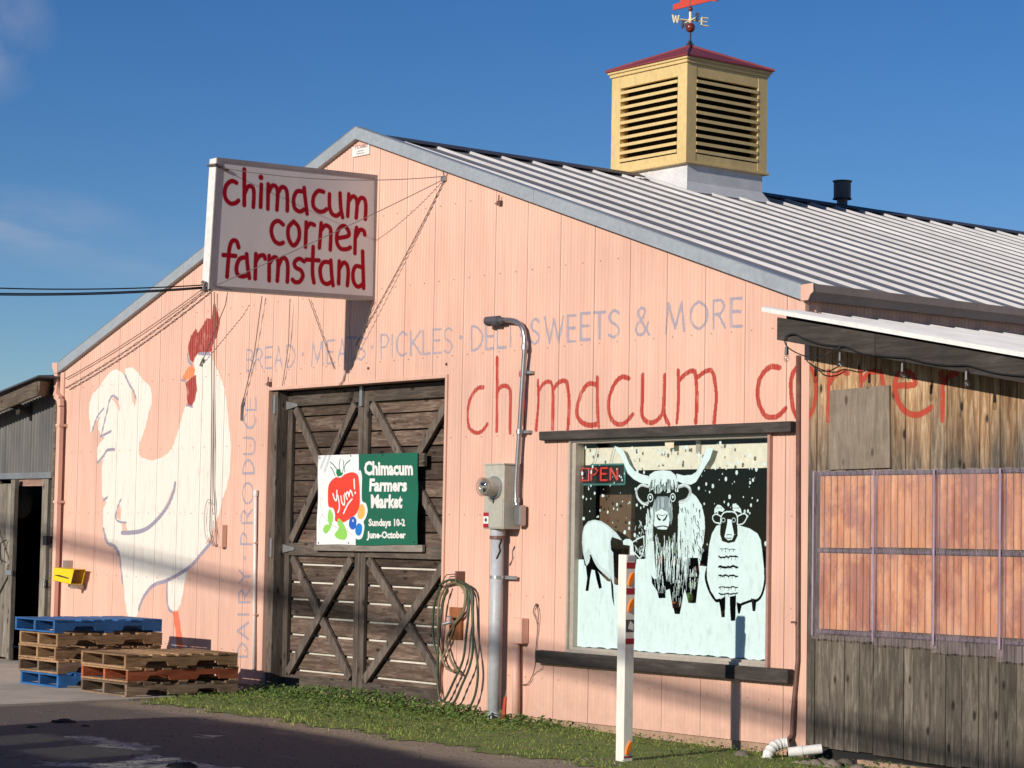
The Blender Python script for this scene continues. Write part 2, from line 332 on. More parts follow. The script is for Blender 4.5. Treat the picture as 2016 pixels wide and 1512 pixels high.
for ch, y0_, y1_, xt, xb in (('E',125,62,112,168),('C',218,150,106,165),('U',355,272,103,162),('D',455,388,100,158),('O',612,508,97,155),('R',715,645,93,150),('P',825,765,90,147),('Y',1025,962,82,140),('R',1128,1062,80,138),('I',1192,1190,75,133),('A',1322,1235,72,128),('D',1412,1345,70,126)):
    caps(mur, ch, ZV([(xb, y0_), (xb, y1_), (xt, y1_), (xt, y0_)]), .022, LV2)
mur.stroke(ZV([(112, 905), (111, 893)]), .02, LV2)
MUR = mur.image('mural_paint')
def mural_mix(nt, c, cover=1.):
    g = nn(nt, 'ShaderNodeNewGeometry'); sp = nn(nt, 'ShaderNodeSeparateXYZ'); nt.links.new(g.outputs['Position'], sp.inputs[0])
    cb = nn(nt, 'ShaderNodeCombineXYZ')
    for i, (a, b) in enumerate(((mur.x0, mur.x1), (mur.y0, mur.y1))):
        mr = nn(nt, 'ShaderNodeMapRange', clamp=False); mr.inputs[1].default_value = a; mr.inputs[2].default_value = b; nt.links.new(sp.outputs[0 if i == 0 else 2], mr.inputs[0]); nt.links.new(mr.outputs[0], cb.inputs[i])
    t = nn(nt, 'ShaderNodeTexImage', image=MUR, extension='CLIP'); nt.links.new(cb.outputs[0], t.inputs[0])
    v = coords(nt, (1, 1, .25)); wear = ramp(nt, noise(nt, v, 14, 8, .75), [(.30, .35*cover), (.46, cover)])
    mu = nn(nt, 'ShaderNodeMath', operation='MULTIPLY'); nt.links.new(t.outputs[1], mu.inputs[0]); nt.links.new(wear, mu.inputs[1])
    # only on faces that look to the front
    sn = nn(nt, 'ShaderNodeSeparateXYZ'); nt.links.new(g.outputs['True Normal'], sn.inputs[0])
    lt = nn(nt, 'ShaderNodeMath', operation='LESS_THAN'); lt.inputs[1].default_value = -.3; nt.links.new(sn.outputs[1], lt.inputs[0])
    m2 = nn(nt, 'ShaderNodeMath', operation='MULTIPLY'); nt.links.new(mu.outputs[0], m2.inputs[0]); nt.links.new(lt.outputs[0], m2.inputs[1])
    return mixc(nt, m2.outputs[0], c, t.outputs[0])
PINK = (.70, .43, .325)
def pinkmat(name, mural):
    m_, nt, b = new(name)
    v = coords(nt, (3.2, 3.2, .28)); f = ramp(nt, noise(nt, v, 2.3, 8, .7), [(.3, 0.), (.62, 1.)])
    c = mixc(nt, f, (.63, .36, .275), PINK)
    f3 = ramp(nt, noise(nt, coords(nt), .55, 3), [(.32, .885), (.68, 1.06)]); c = mixc(nt, 1., c, f3, 'MULTIPLY')
    if mural: c = mural_mix(nt, c)
    # thin streaks of grime below screws and small specks
    v2 = coords(nt, (24, 24, .7)); st = ramp(nt, noise(nt, v2, 1.6, 5, .6), [(.56, 0.), (.78, .42)]); c = mixc(nt, st, c, (.34, .21, .18))
    sp = ramp(nt, noise(nt, coords(nt), 36, 2), [(.75, 0.), (.80, .45)]); c = mixc(nt, sp, c, (.20, .12, .10))
    # mud splash near the ground
    g = nn(nt, 'ShaderNodeNewGeometry'); s_ = nn(nt, 'ShaderNodeSeparateXYZ'); nt.links.new(g.outputs['Position'], s_.inputs[0])
    mr = nn(nt, 'ShaderNodeMapRange'); mr.inputs[1].default_value = .42; mr.inputs[2].default_value = -.05; nt.links.new(s_.outputs[2], mr.inputs[0])
    mm = nn(nt, 'ShaderNodeMath', operation='MULTIPLY'); nt.links.new(mr.outputs[0], mm.inputs[0]); nt.links.new(ramp(nt, noise(nt, coords(nt), 9, 7, .7), [(.35, 0.), (.75, .6)]), mm.inputs[1])
    c = mixc(nt, mm.outputs[0], c, (.33, .22, .17))
    nt.links.new(c, b.inputs['Base Color']); b.inputs['Roughness'].default_value = .5; b.inputs['Specular IOR Level'].default_value = .35
    bump(nt, b, noise(nt, coords(nt, (1, 1, .3)), 7, 4), .12, .01); return m_
M = {}
M['siding'] = pinkmat('pink_painted_siding_mural', True); M['pink'] = pinkmat('pink_paint', False)
M['white'] = paint('white_paint', (.78, .76, .72), .55, dark=.86)
M['post'] = paint('post_paint', (.80, .77, .68), .5, dark=.94, sc=3, stretch=(1,1,.3))
M['fascia'] = paint('pale_grey_metal_trim', (.36, .39, .42), .45, .1, dark=.88)
M['galv'] = paint('galvanised_steel', (.50, .50, .50), .38, .7, dark=.75)
M['conduit'] = paint('steel_conduit', (.46, .45, .46), .28, .85, dark=.8)
M['roof'] = paint('galvanised_roofing', (.57, .55, .55), .55, .0, dark=.84, sc=1.2, stretch=(.3, 1, .3), var=.05)
M['pan'] = paint('shaded_roofing_pan', (.27, .255, .255), .6, .0, dark=.72, sc=1.2, stretch=(.3, 1, .3), var=.05)  # pans toned down so sunlit ribs stand out: shade put into the colour
M['roof'].node_tree.nodes['Principled BSDF'].inputs['Specular IOR Level'].default_value = .3
M['ridge'] = paint('dark_ridge_metal', (.10, .095, .11), .55, .3)
M['gutter'] = paint('tan_gutter', (.34, .25, .20), .5)
M['yellow'] = paint('cream_yellow_paint', (.72, .52, .225), .6, dark=.84, sc=4, stretch=(1, 1, .4))
M['redroof'] = paint('red_roof_paint', (.29, .045, .05), .55, dark=.7, sc=5)
M['red'] = paint('red_paint', (.62, .06, .03), .5); M['darkred'] = paint('dark_red_ball', (.18, .03, .02), .25)
M['gold'] = paint('cream_gilt', (.80, .72, .50), .45); M['black'] = paint('black_metal', (.02, .02, .022), .5)
M['void'] = paint('dark_interior', (.012, .011, .010), .9, bst=0)
M['cable'] = paint('grey_cable', (.16, .13, .12), .6); M['cableblk'] = paint('black_cable', (.012, .012, .012), .5)
M['meter'] = paint('meter_enamel', (.46, .44, .37), .5, dark=.82, sc=3); M['riser'] = paint('grey_pvc', (.46, .47, .49), .45, dark=.85)
M['concrete'] = paint('concrete', (.54, .47, .385), .9, dark=.72, sc=1.4, bst=.4, bsc=40)
M['found'] = paint('pink_stained_foundation', (.46, .29, .20), .95, dark=.6, sc=7, bst=.6, bsc=28)
M['stone'] = paint('field_stone', (.24, .19, .15), .9, dark=.55, sc=6, bst=.5, bsc=30, var=.3)
M['plastic_white'] = paint('white_drain_plastic', (.78, .76, .72), .4, dark=.85, sc=9)
M['yellowbox'] = paint('yellow_plastic', (.86, .58, .01), .35, dark=.92)
M['amber'] = paint('amber_reflector', (.90, .24, .015), .3, dark=.85); M['redtape'] = paint('red_tape', (.42, .012, .03), .4)
M['orange_block'] = wood('orange_wood_block', (.22, .06, .02), (.36, .12, .045), (.46, .2, .09), 2)
M['hose'] = paint('green_hose', (.075, .105, .055), .5, dark=.4, sc=9); M['hose2'] = paint('tan_hose', (.22, .18, .10), .5)
M['blue'] = paint('blue_pallet_paint', (.022, .13, .36), .6, dark=.6, sc=7, var=.25)
M['pal'] = wood('pallet_wood', (.12, .062, .03), (.33, .195, .10), (.52, .35, .20), 1, knots=False, var=.3)
M['palr'] = wood('red_stained_pallet', (.22, .045, .02), (.40, .10, .045), (.52, .19, .09), 1, knots=False)
M['pald'] = wood('grey_pallet_wood', (.075, .05, .033), (.19, .13, .085), (.31, .23, .155), 1, knots=False, var=.3)
DK = ((.035, .026, .020), (.095, .073, .058), (.19, .155, .125))
M['dplank'] = wood('weathered_door_plank', (.032, .021, .015), (.11, .072, .052), (.27, .205, .155), 0, var=.45)
M['drail'] = wood('door_rail_wood', *DK, 0, var=.2); M['dstile'] = wood('door_stile_wood', *DK, 2, var=.25)
M['dbrace'] = wood('door_brace_wood', (.045, .036, .03), (.13, .10, .08), (.22, .19, .155), 2, var=.2, gsc=.6)
M['trimw'] = wood('dark_trim_board', (.028, .023, .020), (.055, .045, .040), (.10, .085, .075), 0, knots=False)
M['bannerboard'] = wood('grey_banner_board', (.12, .10, .085), (.24, .205, .17), (.34, .3, .26), 0, knots=False)
M['wplank'] = wood('silvered_wall_plank', (.035, .027, .021), (.115, .094, .074), (.27, .232, .188), 2, var=.26, top=(2.78, 3.4, (.085, .038, .018), (.35, .205, .105), (.70, .53, .35)), mural=True)
M['ply'] = wood('plywood_patch', (.15, .115, .085), (.26, .205, .155), (.36, .3, .24), 2, var=.05)
M['old'] = wood('old_shed_wood', (.09, .075, .06), (.22, .19, .15), (.36, .32, .27), 2)
M['oldh'] = wood('old_shed_board', (.06, .045, .033), (.14, .105, .075), (.25, .2, .15), 0)
M['corr'] = paint('dull_corrugated_iron', (.14, .132, .125), .6, .3, dark=.55, sc=2, stretch=(3, 3, .4))
M['frame'] = paint('window_frame_aluminium', (.48, .42, .35), .45, .2, dark=.85)
M['framep'] = paint('window_frame_pinkish', (.45, .25, .2), .5)
M['bulbm'] = paint('bulb_socket', (.03, .028, .03), .4)
M['cream'] = paint('cream_blind', (.78, .72, .58), .8, dark=.95)

# glass
def glassmat(name, tint=(1, 1, 1), refl=.08, rough=.02, mx=1.):
    m_, nt, b = new(name); nt.nodes.remove(b); out = nt.nodes['Material Output']
    tr = nn(nt, 'ShaderNodeBsdfTransparent'); tr.inputs[0].default_value = (*tint, 1); gl = nn(nt, 'ShaderNodeBsdfGlossy'); gl.inputs['Roughness'].default_value = rough
    lw = nn(nt, 'ShaderNodeLayerWeight'); lw.inputs[0].default_value = .25; mr = nn(nt, 'ShaderNodeMapRange'); mr.inputs[3].default_value = refl*.5; mr.inputs[4].default_value = mx; nt.links.new(lw.outputs['Fresnel'], mr.inputs[0])
    ms = nn(nt, 'ShaderNodeMixShader'); nt.links.new(mr.outputs[0], ms.inputs[0]); nt.links.new(tr.outputs[0], ms.inputs[1]); nt.links.new(gl.outputs[0], ms.inputs[2]); nt.links.new(ms.outputs[0], out.inputs[0])
    return m_, nt, ms, out
M['glass'] = glassmat('clear_glass', (.85, .88, .88))[0]
M['bulbg'] = glassmat('bulb_glass', (.95, .93, .9), .25, .08, .35)[0]

def imgmat(name, img, axes, ranges, base=None, rough=.5, bst=0):
    """print on an object: image laid on two world axes"""
    m_, nt, b = new(name); g = nn(nt, 'ShaderNodeNewGeometry'); sp = nn(nt, 'ShaderNodeSeparateXYZ'); nt.links.new(g.outputs['Position'], sp.inputs[0]); cb = nn(nt, 'ShaderNodeCombineXYZ')
    for i in (0, 1):
        mr = nn(nt, 'ShaderNodeMapRange', clamp=False); mr.inputs[1].default_value = ranges[i][0]; mr.inputs[2].default_value = ranges[i][1]
        nt.links.new(sp.outputs[axes[i]], mr.inputs[0]); nt.links.new(mr.outputs[0], cb.inputs[i])
    t = nn(nt, 'ShaderNodeTexImage', image=img, extension='EXTEND'); nt.links.new(cb.outputs[0], t.inputs[0])
    c = t.outputs[0]
    if base is not None:
        f = ramp(nt, noise(nt, coords(nt, (1, 1, .4)), 3, 7), [(.3, .86), (.7, 1.)]); c = mixc(nt, 1., mixc(nt, t.outputs[1], base, c), f, 'MULTIPLY')
    nt.links.new(c, b.inputs['Base Color']); b.inputs['Roughness'].default_value = rough
    return m_, nt, b, t

# ================================================================== GROUND
def sstep(t): t = min(1, max(0, t)); return t*t*(3-2*t)
def gz(x, y): return -.035-.05*sstep((x-2)/4.5)+.02*math.sin(x*.9+y*.6)*min(1, max(0, (-y-1.6)/2))*.4
def sheet(name, xs, ys, zf, mat, keep=None):
    mb = MB(); nx = len(xs); vs = [(x, y, zf(x, y)) for y in ys for x in xs]; fs = []
    for j in range(len(ys)-1):
        for i in range(nx-1):
            if keep is None or keep((xs[i]+xs[i+1])/2, (ys[j]+ys[j+1])/2): fs.append((j*nx+i, j*nx+i+1, (j+1)*nx+i+1, (j+1)*nx+i))
    return mb.add(vs, fs).build(name, mat, smooth=True)
lin = lambda a, b, n: [a+(b-a)*i/n for i in range(n+1)]
m_, nt, b = new('worn_asphalt'); v = coords(nt)
c = ramp(nt, noise(nt, v, 90, 3, .8), [(.3, (.15, .108, .075)), (.55, (.33, .25, .175)), (.75, (.54, .43, .32))])
c = mixc(nt, ramp(nt, noise(nt, v, 1.1, 6, .7), [(.45, 0.), (.72, .75)]), c, (.27, .215, .16))
c = mixc(nt, ramp(nt, noise(nt, coords(nt, (.7, 2.2, 1)), 1.7, 8, .75), [(.60, 0.), (.66, .7)]), c, (.46, .40, .32))
c = mixc(nt, ramp(nt, noise(nt, v, 3.1, 4, .6), [(.28, .7), (.36, 0.)]), c, (.06, .05, .04))
GC = Canvas(-1, 12, -7, -1, .01)  # outlines of sunlit patches, painted pale into the ground colour
for pl in ([(440,1322),(600,1345),(760,1362),(930,1388),(860,1404),(700,1396),(560,1380),(420,1350)], [(1100,1316),(1330,1326),(1210,1342)], [(830,1425),(1000,1436),(1150,1466),(1300,1476),(1430,1496),(1700,1530),(700,1530),(560,1494),(340,1480),(500,1466),(650,1472)], [(250,1462),(420,1470),(380,1490),(240,1482)]):
    GC.fill([(float(q[0]), float(q[1])) for q in (U(a_, b2_, 2, -.05) for a_, b2_ in Z(0, 1000, 2.9536, pl))], (1, 1, 1))
GI = GC.image('sun_patch_mask'); gg = nn(nt, 'ShaderNodeNewGeometry'); gs = nn(nt, 'ShaderNodeSeparateXYZ'); wv_ = nn(nt, 'ShaderNodeVectorMath', operation='MULTIPLY_ADD')
wn = nn(nt, 'ShaderNodeTexNoise'); wn.inputs['Scale'].default_value = 6; wn.inputs['Detail'].default_value = 8; nt.links.new(v, wn.inputs['Vector']); wv_.inputs[1].default_value = (.35, .5, 0); nt.links.new(wn.outputs['Color'], wv_.inputs[0]); nt.links.new(gg.outputs['Position'], wv_.inputs[2]); nt.links.new(wv_.outputs[0], gs.inputs[0])
gc = nn(nt, 'ShaderNodeCombineXYZ')
for i, (a_, b2_) in enumerate(((GC.x0+.17, GC.x1+.17), (GC.y0+.25, GC.y1+.25))):
    mr = nn(nt, 'ShaderNodeMapRange', clamp=False); mr.inputs[1].default_value = a_; mr.inputs[2].default_value = b2_; nt.links.new(gs.outputs[i], mr.inputs[0]); nt.links.new(mr.outputs[0], gc.inputs[i])
gt = nn(nt, 'ShaderNodeTexImage', image=GI, extension='CLIP'); nt.links.new(gc.outputs[0], gt.inputs[0])
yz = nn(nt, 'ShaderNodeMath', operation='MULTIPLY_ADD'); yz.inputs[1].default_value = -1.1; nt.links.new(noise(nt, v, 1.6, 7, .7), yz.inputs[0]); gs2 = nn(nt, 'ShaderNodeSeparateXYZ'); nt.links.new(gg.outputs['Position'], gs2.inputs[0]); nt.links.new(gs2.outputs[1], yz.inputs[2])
mw = nn(nt, 'ShaderNodeMapRange'); mw.inputs[1].default_value = -2.75; mw.inputs[2].default_value = -3.1; nt.links.new(yz.outputs[0], mw.inputs[0])   # lot shadow deepened in the colour: ground darkens away from the verge
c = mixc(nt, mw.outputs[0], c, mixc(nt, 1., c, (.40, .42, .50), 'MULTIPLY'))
mu = nn(nt, 'ShaderNodeMath', operation='MULTIPLY'); nt.links.new(gt.outputs[1], mu.inputs[0]); nt.links.new(ramp(nt, noise(nt, v, 12, 6, .7), [(.36, .0), (.62, .95)]), mu.inputs[1]); c = mixc(nt, mu.outputs[0], c, (.74, .63, .50))
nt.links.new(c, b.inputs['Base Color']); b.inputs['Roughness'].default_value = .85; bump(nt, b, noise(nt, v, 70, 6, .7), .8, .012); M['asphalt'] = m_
xs = [-400, -150, -60, -30]+lin(-18, 26, 110)+[40, 80, 200, 400]; ys = [-400, -150, -60, -30]+lin(-16, 14, 75)+[30, 80, 200, 500]
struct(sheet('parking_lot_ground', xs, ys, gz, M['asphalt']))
# concrete apron on the left
ap = MB(); edge = [(-.28, .0), (-.05, -.47), (.30, -1.3), (.42, -1.9), (.55, -3.26), (.9, -9)]
poly = [(-30, -9), (.9, -9), (.55, -3.26), (.42, -1.9), (.30, -1.3), (-.05, -.47), (-.28, -.005), (-30, -.005)]
ap.prism(poly, 2, -.25, -.012); struct(ap.build('concrete_apron', M['concrete'], bevel=.008))
# verge of grass and soil
m_, nt, b = new('verge_soil'); v = coords(nt)
c = ramp(nt, noise(nt, v, 9, 7, .7), [(.3, (.06, .085, .015)), (.52, (.14, .19, .03)), (.64, (.20, .155, .08)), (.8, (.25, .20, .14))])
nt.links.new(c, b.inputs['Base Color']); b.inputs['Roughness'].default_value = .95; bump(nt, b, noise(nt, v, 40, 6), .9, .02); M['soil'] = m_
def verge_edge(x):
    e = np.interp(x, [-.4, .05, .6, 1.6, 4, 5.8, 7, 9, 12], [-.1, -1.6, -1.82, -1.86, -1.8, -1.70, -1.72, -2.4, -3.2]); return e+.08*math.sin(x*5.1)+.06*math.sin(x*11.7+1)
def apron_edge(y): return np.interp(-y, [0, .47, 1.3, 1.9, 3.26], [-.28, -.05, .30, .42, .55])
struct(sheet('grass_verge', lin(-.3, 13, 266), lin(-3.4, 0.02, 90), lambda x, y: gz(x, y)+.004+.02*min(1, max(0, (y-verge_edge(x))/.4)), M['soil'], keep=lambda x, y: y > verge_edge(x)+random.uniform(-.05, .05) and x > apron_edge(y)+.02))
# grass blades: nobody could count them
m_, nt, b = new('grass_blades'); v = coords(nt)
c = ramp(nt, noise(nt, v, 5, 6, .7), [(.25, (.09, .12, .02)), (.5, (.20, .25, .035)), (.75, (.36, .36, .10))]); nt.links.new(c, b.inputs['Base Color']); b.inputs['Roughness'].default_value = .6; M['grass'] = m_
N_ = 66000; gx = rng.uniform(-.3, 12, N_); gy = rng.uniform(-3, -.01, N_)
ed = np.array([verge_edge(x) for x in gx]); ae = np.interp(-gy, [0, .47, 1.3, 1.9, 3.26], [-.28, -.05, .30, .42, .55])
dens = .45+.55*np.sin(gx*2.3+1.7*np.sin(gy*3))*np.sin(gy*4.1+gx)
k = (gy > ed+rng.normal(.1, .22, N_)) & (gx > ae+.03) & (rng.random(N_) < .22+.78*dens)
gx, gy = gx[k], gy[k]; n = len(gx); hh = rng.uniform(.012, .035, n)*(1+1.2*np.exp(gy/.25)*(rng.random(n) < .35)); an = rng.uniform(0, 2*np.pi, n); wd = rng.uniform(.0025, .006, n)
z0 = np.array([gz(a, b_) for a, b_ in zip(gx, gy)])+.012; le = rng.uniform(.2, .9, n)*hh; la = rng.uniform(0, 2*np.pi, n)
V = np.empty((n, 3, 3)); V[:, 0] = np.stack([gx-np.cos(an)*wd, gy-np.sin(an)*wd, z0], 1); V[:, 1] = np.stack([gx+np.cos(an)*wd, gy+np.sin(an)*wd, z0], 1); V[:, 2] = np.stack([gx+np.cos(la)*le, gy+np.sin(la)*le, z0+hh], 1)
me = bpy.data.meshes.new('grass'); me.from_pydata(V.reshape(-1, 3).tolist(), [], np.arange(3*n).reshape(-1, 3).tolist()); me.materials.append(M['grass'])
go = bpy.data.objects.new('grass', me); S.collection.objects.link(go); tag(go, 'short green grass along the foot of the pink wall', 'grass'); stuff(go)
# broad-leaved weeds
m_, nt, b = new('weed_leaves'); c = ramp(nt, noise(nt, coords(nt), 14, 3), [(.3, (.06, .12, .03)), (.55, (.14, .22, .05)), (.75, (.30, .34, .11))]); nt.links.new(c, b.inputs['Base Color']); b.inputs['Roughness'].default_value = .45; M['weed'] = m_
wm = MB()
for i in range(4200):
    x = random.choice([random.uniform(-.2, 3.4), random.uniform(-.2, 5), random.uniform(3, 9)]); 
    y = -abs(random.gauss(0, .35))-.03 if random.random() < .7 else random.uniform(-1.6, -.03)
    if y < verge_edge(x) or x < apron_edge(y)+.03: continue
    a = random.uniform(0, 6.28); l = random.uniform(.02, .055)*(1.0 if x < 4.6 else .6); ww = l*.4; z = gz(x, y)+.015; up = random.uniform(.15, .8)*l; hill = .085*math.exp(-((x-1.9)/1.3)**2)*math.exp(-((y+.3)/.3)**2)+.03*math.exp(-((y+.1)/.15)**2)
    d = Vector((math.cos(a), math.sin(a), 0)); s_ = Vector((-d.y, d.x, 0)); p = Vector((x, y, z+random.uniform(0, .03+hill)))
    wm.add([p, p+d*l*.5+s_*ww+Vector((0, 0, up)), p+d*l+Vector((0, 0, up*.8)), p+d*l*.5-s_*ww+Vector((0, 0, up*.9))], [(0, 1, 2), (0, 2, 3)])
wo_ = wm.build('weeds', M['weed']); tag(wo_, 'broad-leaved weeds crowding the foot of the barn door', 'weeds'); stuff(wo_)
# gravel crumbs on the lot
gm = MB()
for i in range(2600):
    x = random.uniform(1, 12); y = random.uniform(-5.5, -1.55)
    if y > verge_edge(x)+.1 or x < apron_edge(y)+.1: continue
    r = random.uniform(.004, .011); z = gz(x, y)
    gm.add([(x-r, y-r*.7, z-.003), (x+r, y-r, z-.003), (x+r*.8, y+r, z-.003), (x-r, y+r*.8, z-.003), (x, y, z+r*.9)], [(0,1,4),(1,2,4),(2,3,4),(3,0,4)])
gv = gm.build('gravel', M['stone']); tag(gv, 'loose gravel scattered over the brown lot', 'gravel'); stuff(gv)

# ================================================================== BARN
barn = root('barn', (XC, 0, 0), 'pink metal-sided farmstand barn with a white rooster mural and red lettering', 'barn')
FL = .0457
def wall_intervals(x0, x1):
    xm = (x0+x1)/2
    if DX0 < xm < DX1: return [(DZ1, None)]
    if WX0 < xm < WX1: return [(0, WZ0), (WZ1, None)]
    return [(0, None)]
px0 = XL
brk = [DX0, DX1, WX0, WX1]
pi = 0
while px0 < XR-.01:
    px1 = min(px0+.4572, XR); pts = []; x = px0
    while x < px1-1e-6:
        for dx_, dy_ in ((0, 0), (.016, 0), (.022, .0045), (.040, .0045)):
            if x+dx_ < px1-.002: pts.append((x+dx_, dy_))
        x += FL
    pts.append((px1, -.002)); dg = random.choice([.0008, .0012, .0016, .0030]); pts[0] = (px0+.0005, dg); pts += [(px0+.003, dg), (px0+.005, -.002), (px0+.013, -.002)]; pts = sorted(set(pts))
    for b_ in brk+[XC]:
        if px0 < b_ < px1:
            for i in range(len(pts)-1):
                if pts[i][0] < b_ < pts[i+1][0]: pts.insert(i+1, (b_, pts[i][1])); break
    mb = MB(); lowmb = MB(); inwin = px0 > WX0 and px1 < WX1
    for (xa, ya), (xb, yb) in zip(pts[:-1], pts[1:]):
        for z0_, z1_ in wall_intervals(xa, xb):
            za, zb = (ztop(xa), ztop(xb)) if z1_ is None else (z1_, z1_)
            zz = z0_ if z0_ else .012
            (lowmb if inwin and z0_ == 0 else mb).add([(xa, ya, zz), (xb, yb, zz), (xb, yb, zb), (xa, ya, za)], [(0, 1, 2, 3)])
    mb.build('siding_panel', M['siding'], barn); px0 = px1
    if lowmb.f: lowmb.build('siding_panel', M['siding'], barn)
YB = 16.2
# screws on the siding rows
sc_ = MB()
for zr in (.35, 1.05, 1.75, 2.45, 3.2, 3.9, 4.6):
    x = XL+.3
    while x < XR-.1:
        if zr < ztop(x)-.15 and not (DX0-.05 < x < DX1+.05 and zr < DZ1+.05) and not (WX0-.05 < x < WX1+.05 and WZ0-.05 < zr < WZ1+.05): sc_.box(x-.004, x+.004, -.007, -.001, zr-.004, zr+.004)
        x += .2286
stuff(sc_.build('screw', M['pink'], barn))
mb = MB(); mb.box(XL+.002, XR-.002, .02, .12, -.35, .012); mb.build('foundation', M['found'], barn)
mb = MB(); mb.add([(XL,.02,0),(XL,YB,0),(XL,YB,ZE),(XL,.02,ZE)], [(0,1,2,3)]); mb.build('wall', M['pink'], barn)
mb = MB(); y = .02; vs = []
while y < YB: vs += [(XR, y), (XR+.0, y+.016), (XR-.004, y+.022), (XR-.004, y+.040)]; y += FL
mb.add([(a, b_, -.1) for a, b_ in vs]+[(a, b_, ZE+.03) for a, b_ in vs], [(i, i+1, len(vs)+i+1, len(vs)+i) for i in range(len(vs)-1)]); mb.build('wall', M['pink'], barn)
mb = MB(); mb.add([(XL,YB,0),(XR,YB,0),(XR,YB,ZE),(XC,YB,ZA),(XL,YB,ZE)], [(0,1,2,3,4)]); mb.build('wall', M['pink'], barn)
mb = MB(); mb.box(XL+.05, XR-.05, .5, YB, -.2, -.01); mb.build('floor', M['void'], barn)
# corner trims
for xa, xb in ((XL-.012, XL+.075), (XR-.028, XR+.012)):
    MB().box(xa, xb, -.016, .03, .0, ztop(min(max(xa, XL), XR))+.0).build('corner_trim', M['pink'], barn, bevel=.003)
# door casing (painted returns)
mb = MB(); mb.box(DX1-.002, DX1+.03, -.014, .16, 0, DZ1+.03); mb.build('door_casing', M['pink'], barn)
mb = MB(); mb.box(DX0-.03, DX0+.002, -.014, .16, 0, DZ1+.03); mb.build('door_casing', M['pink'], barn)
mb = MB(); mb.box(DX0+.003, DX1-.003, -.014, .24, DZ1, DZ1+.03); mb.build('door_casing', M['pink'], barn)
# roof
RX = 1.262; RZ = 5.448; RS = .322; XE = 7.34; XE2 = RX-(XE-RX)
def rz(x, h=0): return RZ-RS*abs(x-RX)-.026+h
RP = .40512
def roof_panel(y0, y1, side):
    xa, xb = (RX+.05, XE) if side > 0 else (RX-.05, XE2)
    prof = [(y0, 0)]; yr = .048+RP*math.ceil((y0-.048-1e-6)/RP)
    while yr < y1-.01:
        prof += [(yr-.024, 0), (yr-.021, .027), (yr+.004, .027), (yr+.016, 0)]
        yr += RP
    prof = [(max(y0, min(y1, p)), h) for p, h in prof]+[(y1, 0)]
    prof = sorted(prof, key=lambda q: q[0]); mb = MB(); n_ = len(prof)
    vs = [(xa, p, rz(xa, h)) for p, h in prof]+[(xb, p, rz(xb, h)) for p, h in prof]
    fs = [(i, n_+i, n_+i+1, i+1) if side > 0 else (i, i+1, n_+i+1, n_+i) for i in range(n_-1)]
    mb.add(vs, fs); mb.add([(xa, y0, rz(xa)-.012), (xa, y1, rz(xa)-.012), (xb, y1, rz(xb)-.012), (xb, y0, rz(xb)-.012)], [(0, 1, 2, 3)])
    # closed rib ends at the eave
    for i in range(n_-1):
        mb.add([(xb, prof[i][0], rz(xb)-.012), (xb, prof[i+1][0], rz(xb)-.012), (xb, prof[i+1][0], rz(xb, prof[i+1][1])), (xb, prof[i][0], rz(xb, prof[i][1]))], [(0, 1, 2, 3)])
    o = mb.build('roof_panel', M['roof'], barn); o.data.materials.append(M['pan'])
    for i in range(n_-1):
        if prof[i][1] == 0 and prof[i+1][1] == 0: o.data.polygons[i].material_index = 1
for i in range(20):
    for s_ in (1, -1): roof_panel(-.02+i*.81024+(.0 if i else 0), -.02+(i+1)*.81024-.001, s_)
# closure + ridge cap
mb = MB(); mb.prism([(RX-.13, rz(RX-.13)+.035), (RX, RZ+.022), (RX+.13, rz(RX+.13)+.035), (RX+.13, rz(RX+.13)+.027), (RX, RZ+.008), (RX-.13, rz(RX-.13)+.027)], 1, -.03, 3.6); mb.build('ridge_cap', M['ridge'], barn)
mb = MB(); mb.prism([(RX-.13, rz(RX-.13)+.035), (RX, RZ+.022), (RX+.13, rz(RX+.13)+.035), (RX+.13, rz(RX+.13)+.027), (RX, RZ+.008), (RX-.13, rz(RX-.13)+.027)], 1, 5.0, YB); mb.build('ridge_cap', M['ridge'], barn)
# rake trims on the gable
def rake(xa, xb, y0=-.055):
    h = .118
    mb = MB(); a = [(xa, ztop(xa)), (xb, ztop(xb)), (xb, ztop(xb)+h), (xa, ztop(xa)+h)]
    mb.prism(a, 1, y0, .02); mb.prism([(xa, ztop(xa)+h), (xb, ztop(xb)+h), (xb, ztop(xb)+h+.006), (xa, ztop(xa)+h+.006)], 1, y0-.004, .05)
    return mb.build('rake_trim', M['fascia'], barn, bevel=.003)
rake(XC, 4.02); rake(4.024, XR+.005); rake(XC-.002, -2.0); rake(-2.004, XL-.03)
# black shadow gap board under the rake
# gutter right
def gutter(xs_, sgn, y0, y1):
    mb = MB(); z = 3.385; p = [(0, .115), (0, 0), (.075, 0), (.10, .045), (.125, .06), (.125, .12), (.120, .12), (.120, .066), (.094, .05), (.070, .006), (.006, .006), (.006, .115)]
    mb.prism([(xs_+sgn*a, z+b_) for a, b_ in p], 1, y0, y1)
    mb.prism([(xs_+sgn*a, z+b_) for a, b_ in [(0, .118), (0, 0), (.075, 0), (.10, .045), (.127, .06), (.127, .122)]], 1, y0-.004, y0)
    return mb
g_ = gutter(XR+.012, 1, -.05, YB).build('gutter', M['gutter'], barn)
MB().prism([(XR+.010+a, 3.383+b_) for a, b_ in [(0, .122), (0, 0), (.077, 0), (.102, .045), (.13, .06), (.13, .126)]], 1, -.062, -.056).build('gutter_end_cap', M['pink'], barn)
g_ = gutter(XL-.012, -1, -.05, YB).build('gutter', M['gutter'], barn)
MB().prism([(XL-.010-a, 3.383+b_) for a, b_ in [(0, .122), (0, 0), (.077, 0), (.102, .045), (.13, .06), (.13, .126)]], 1, -.062, -.056).build('gutter_end_cap', M['pink'], barn)
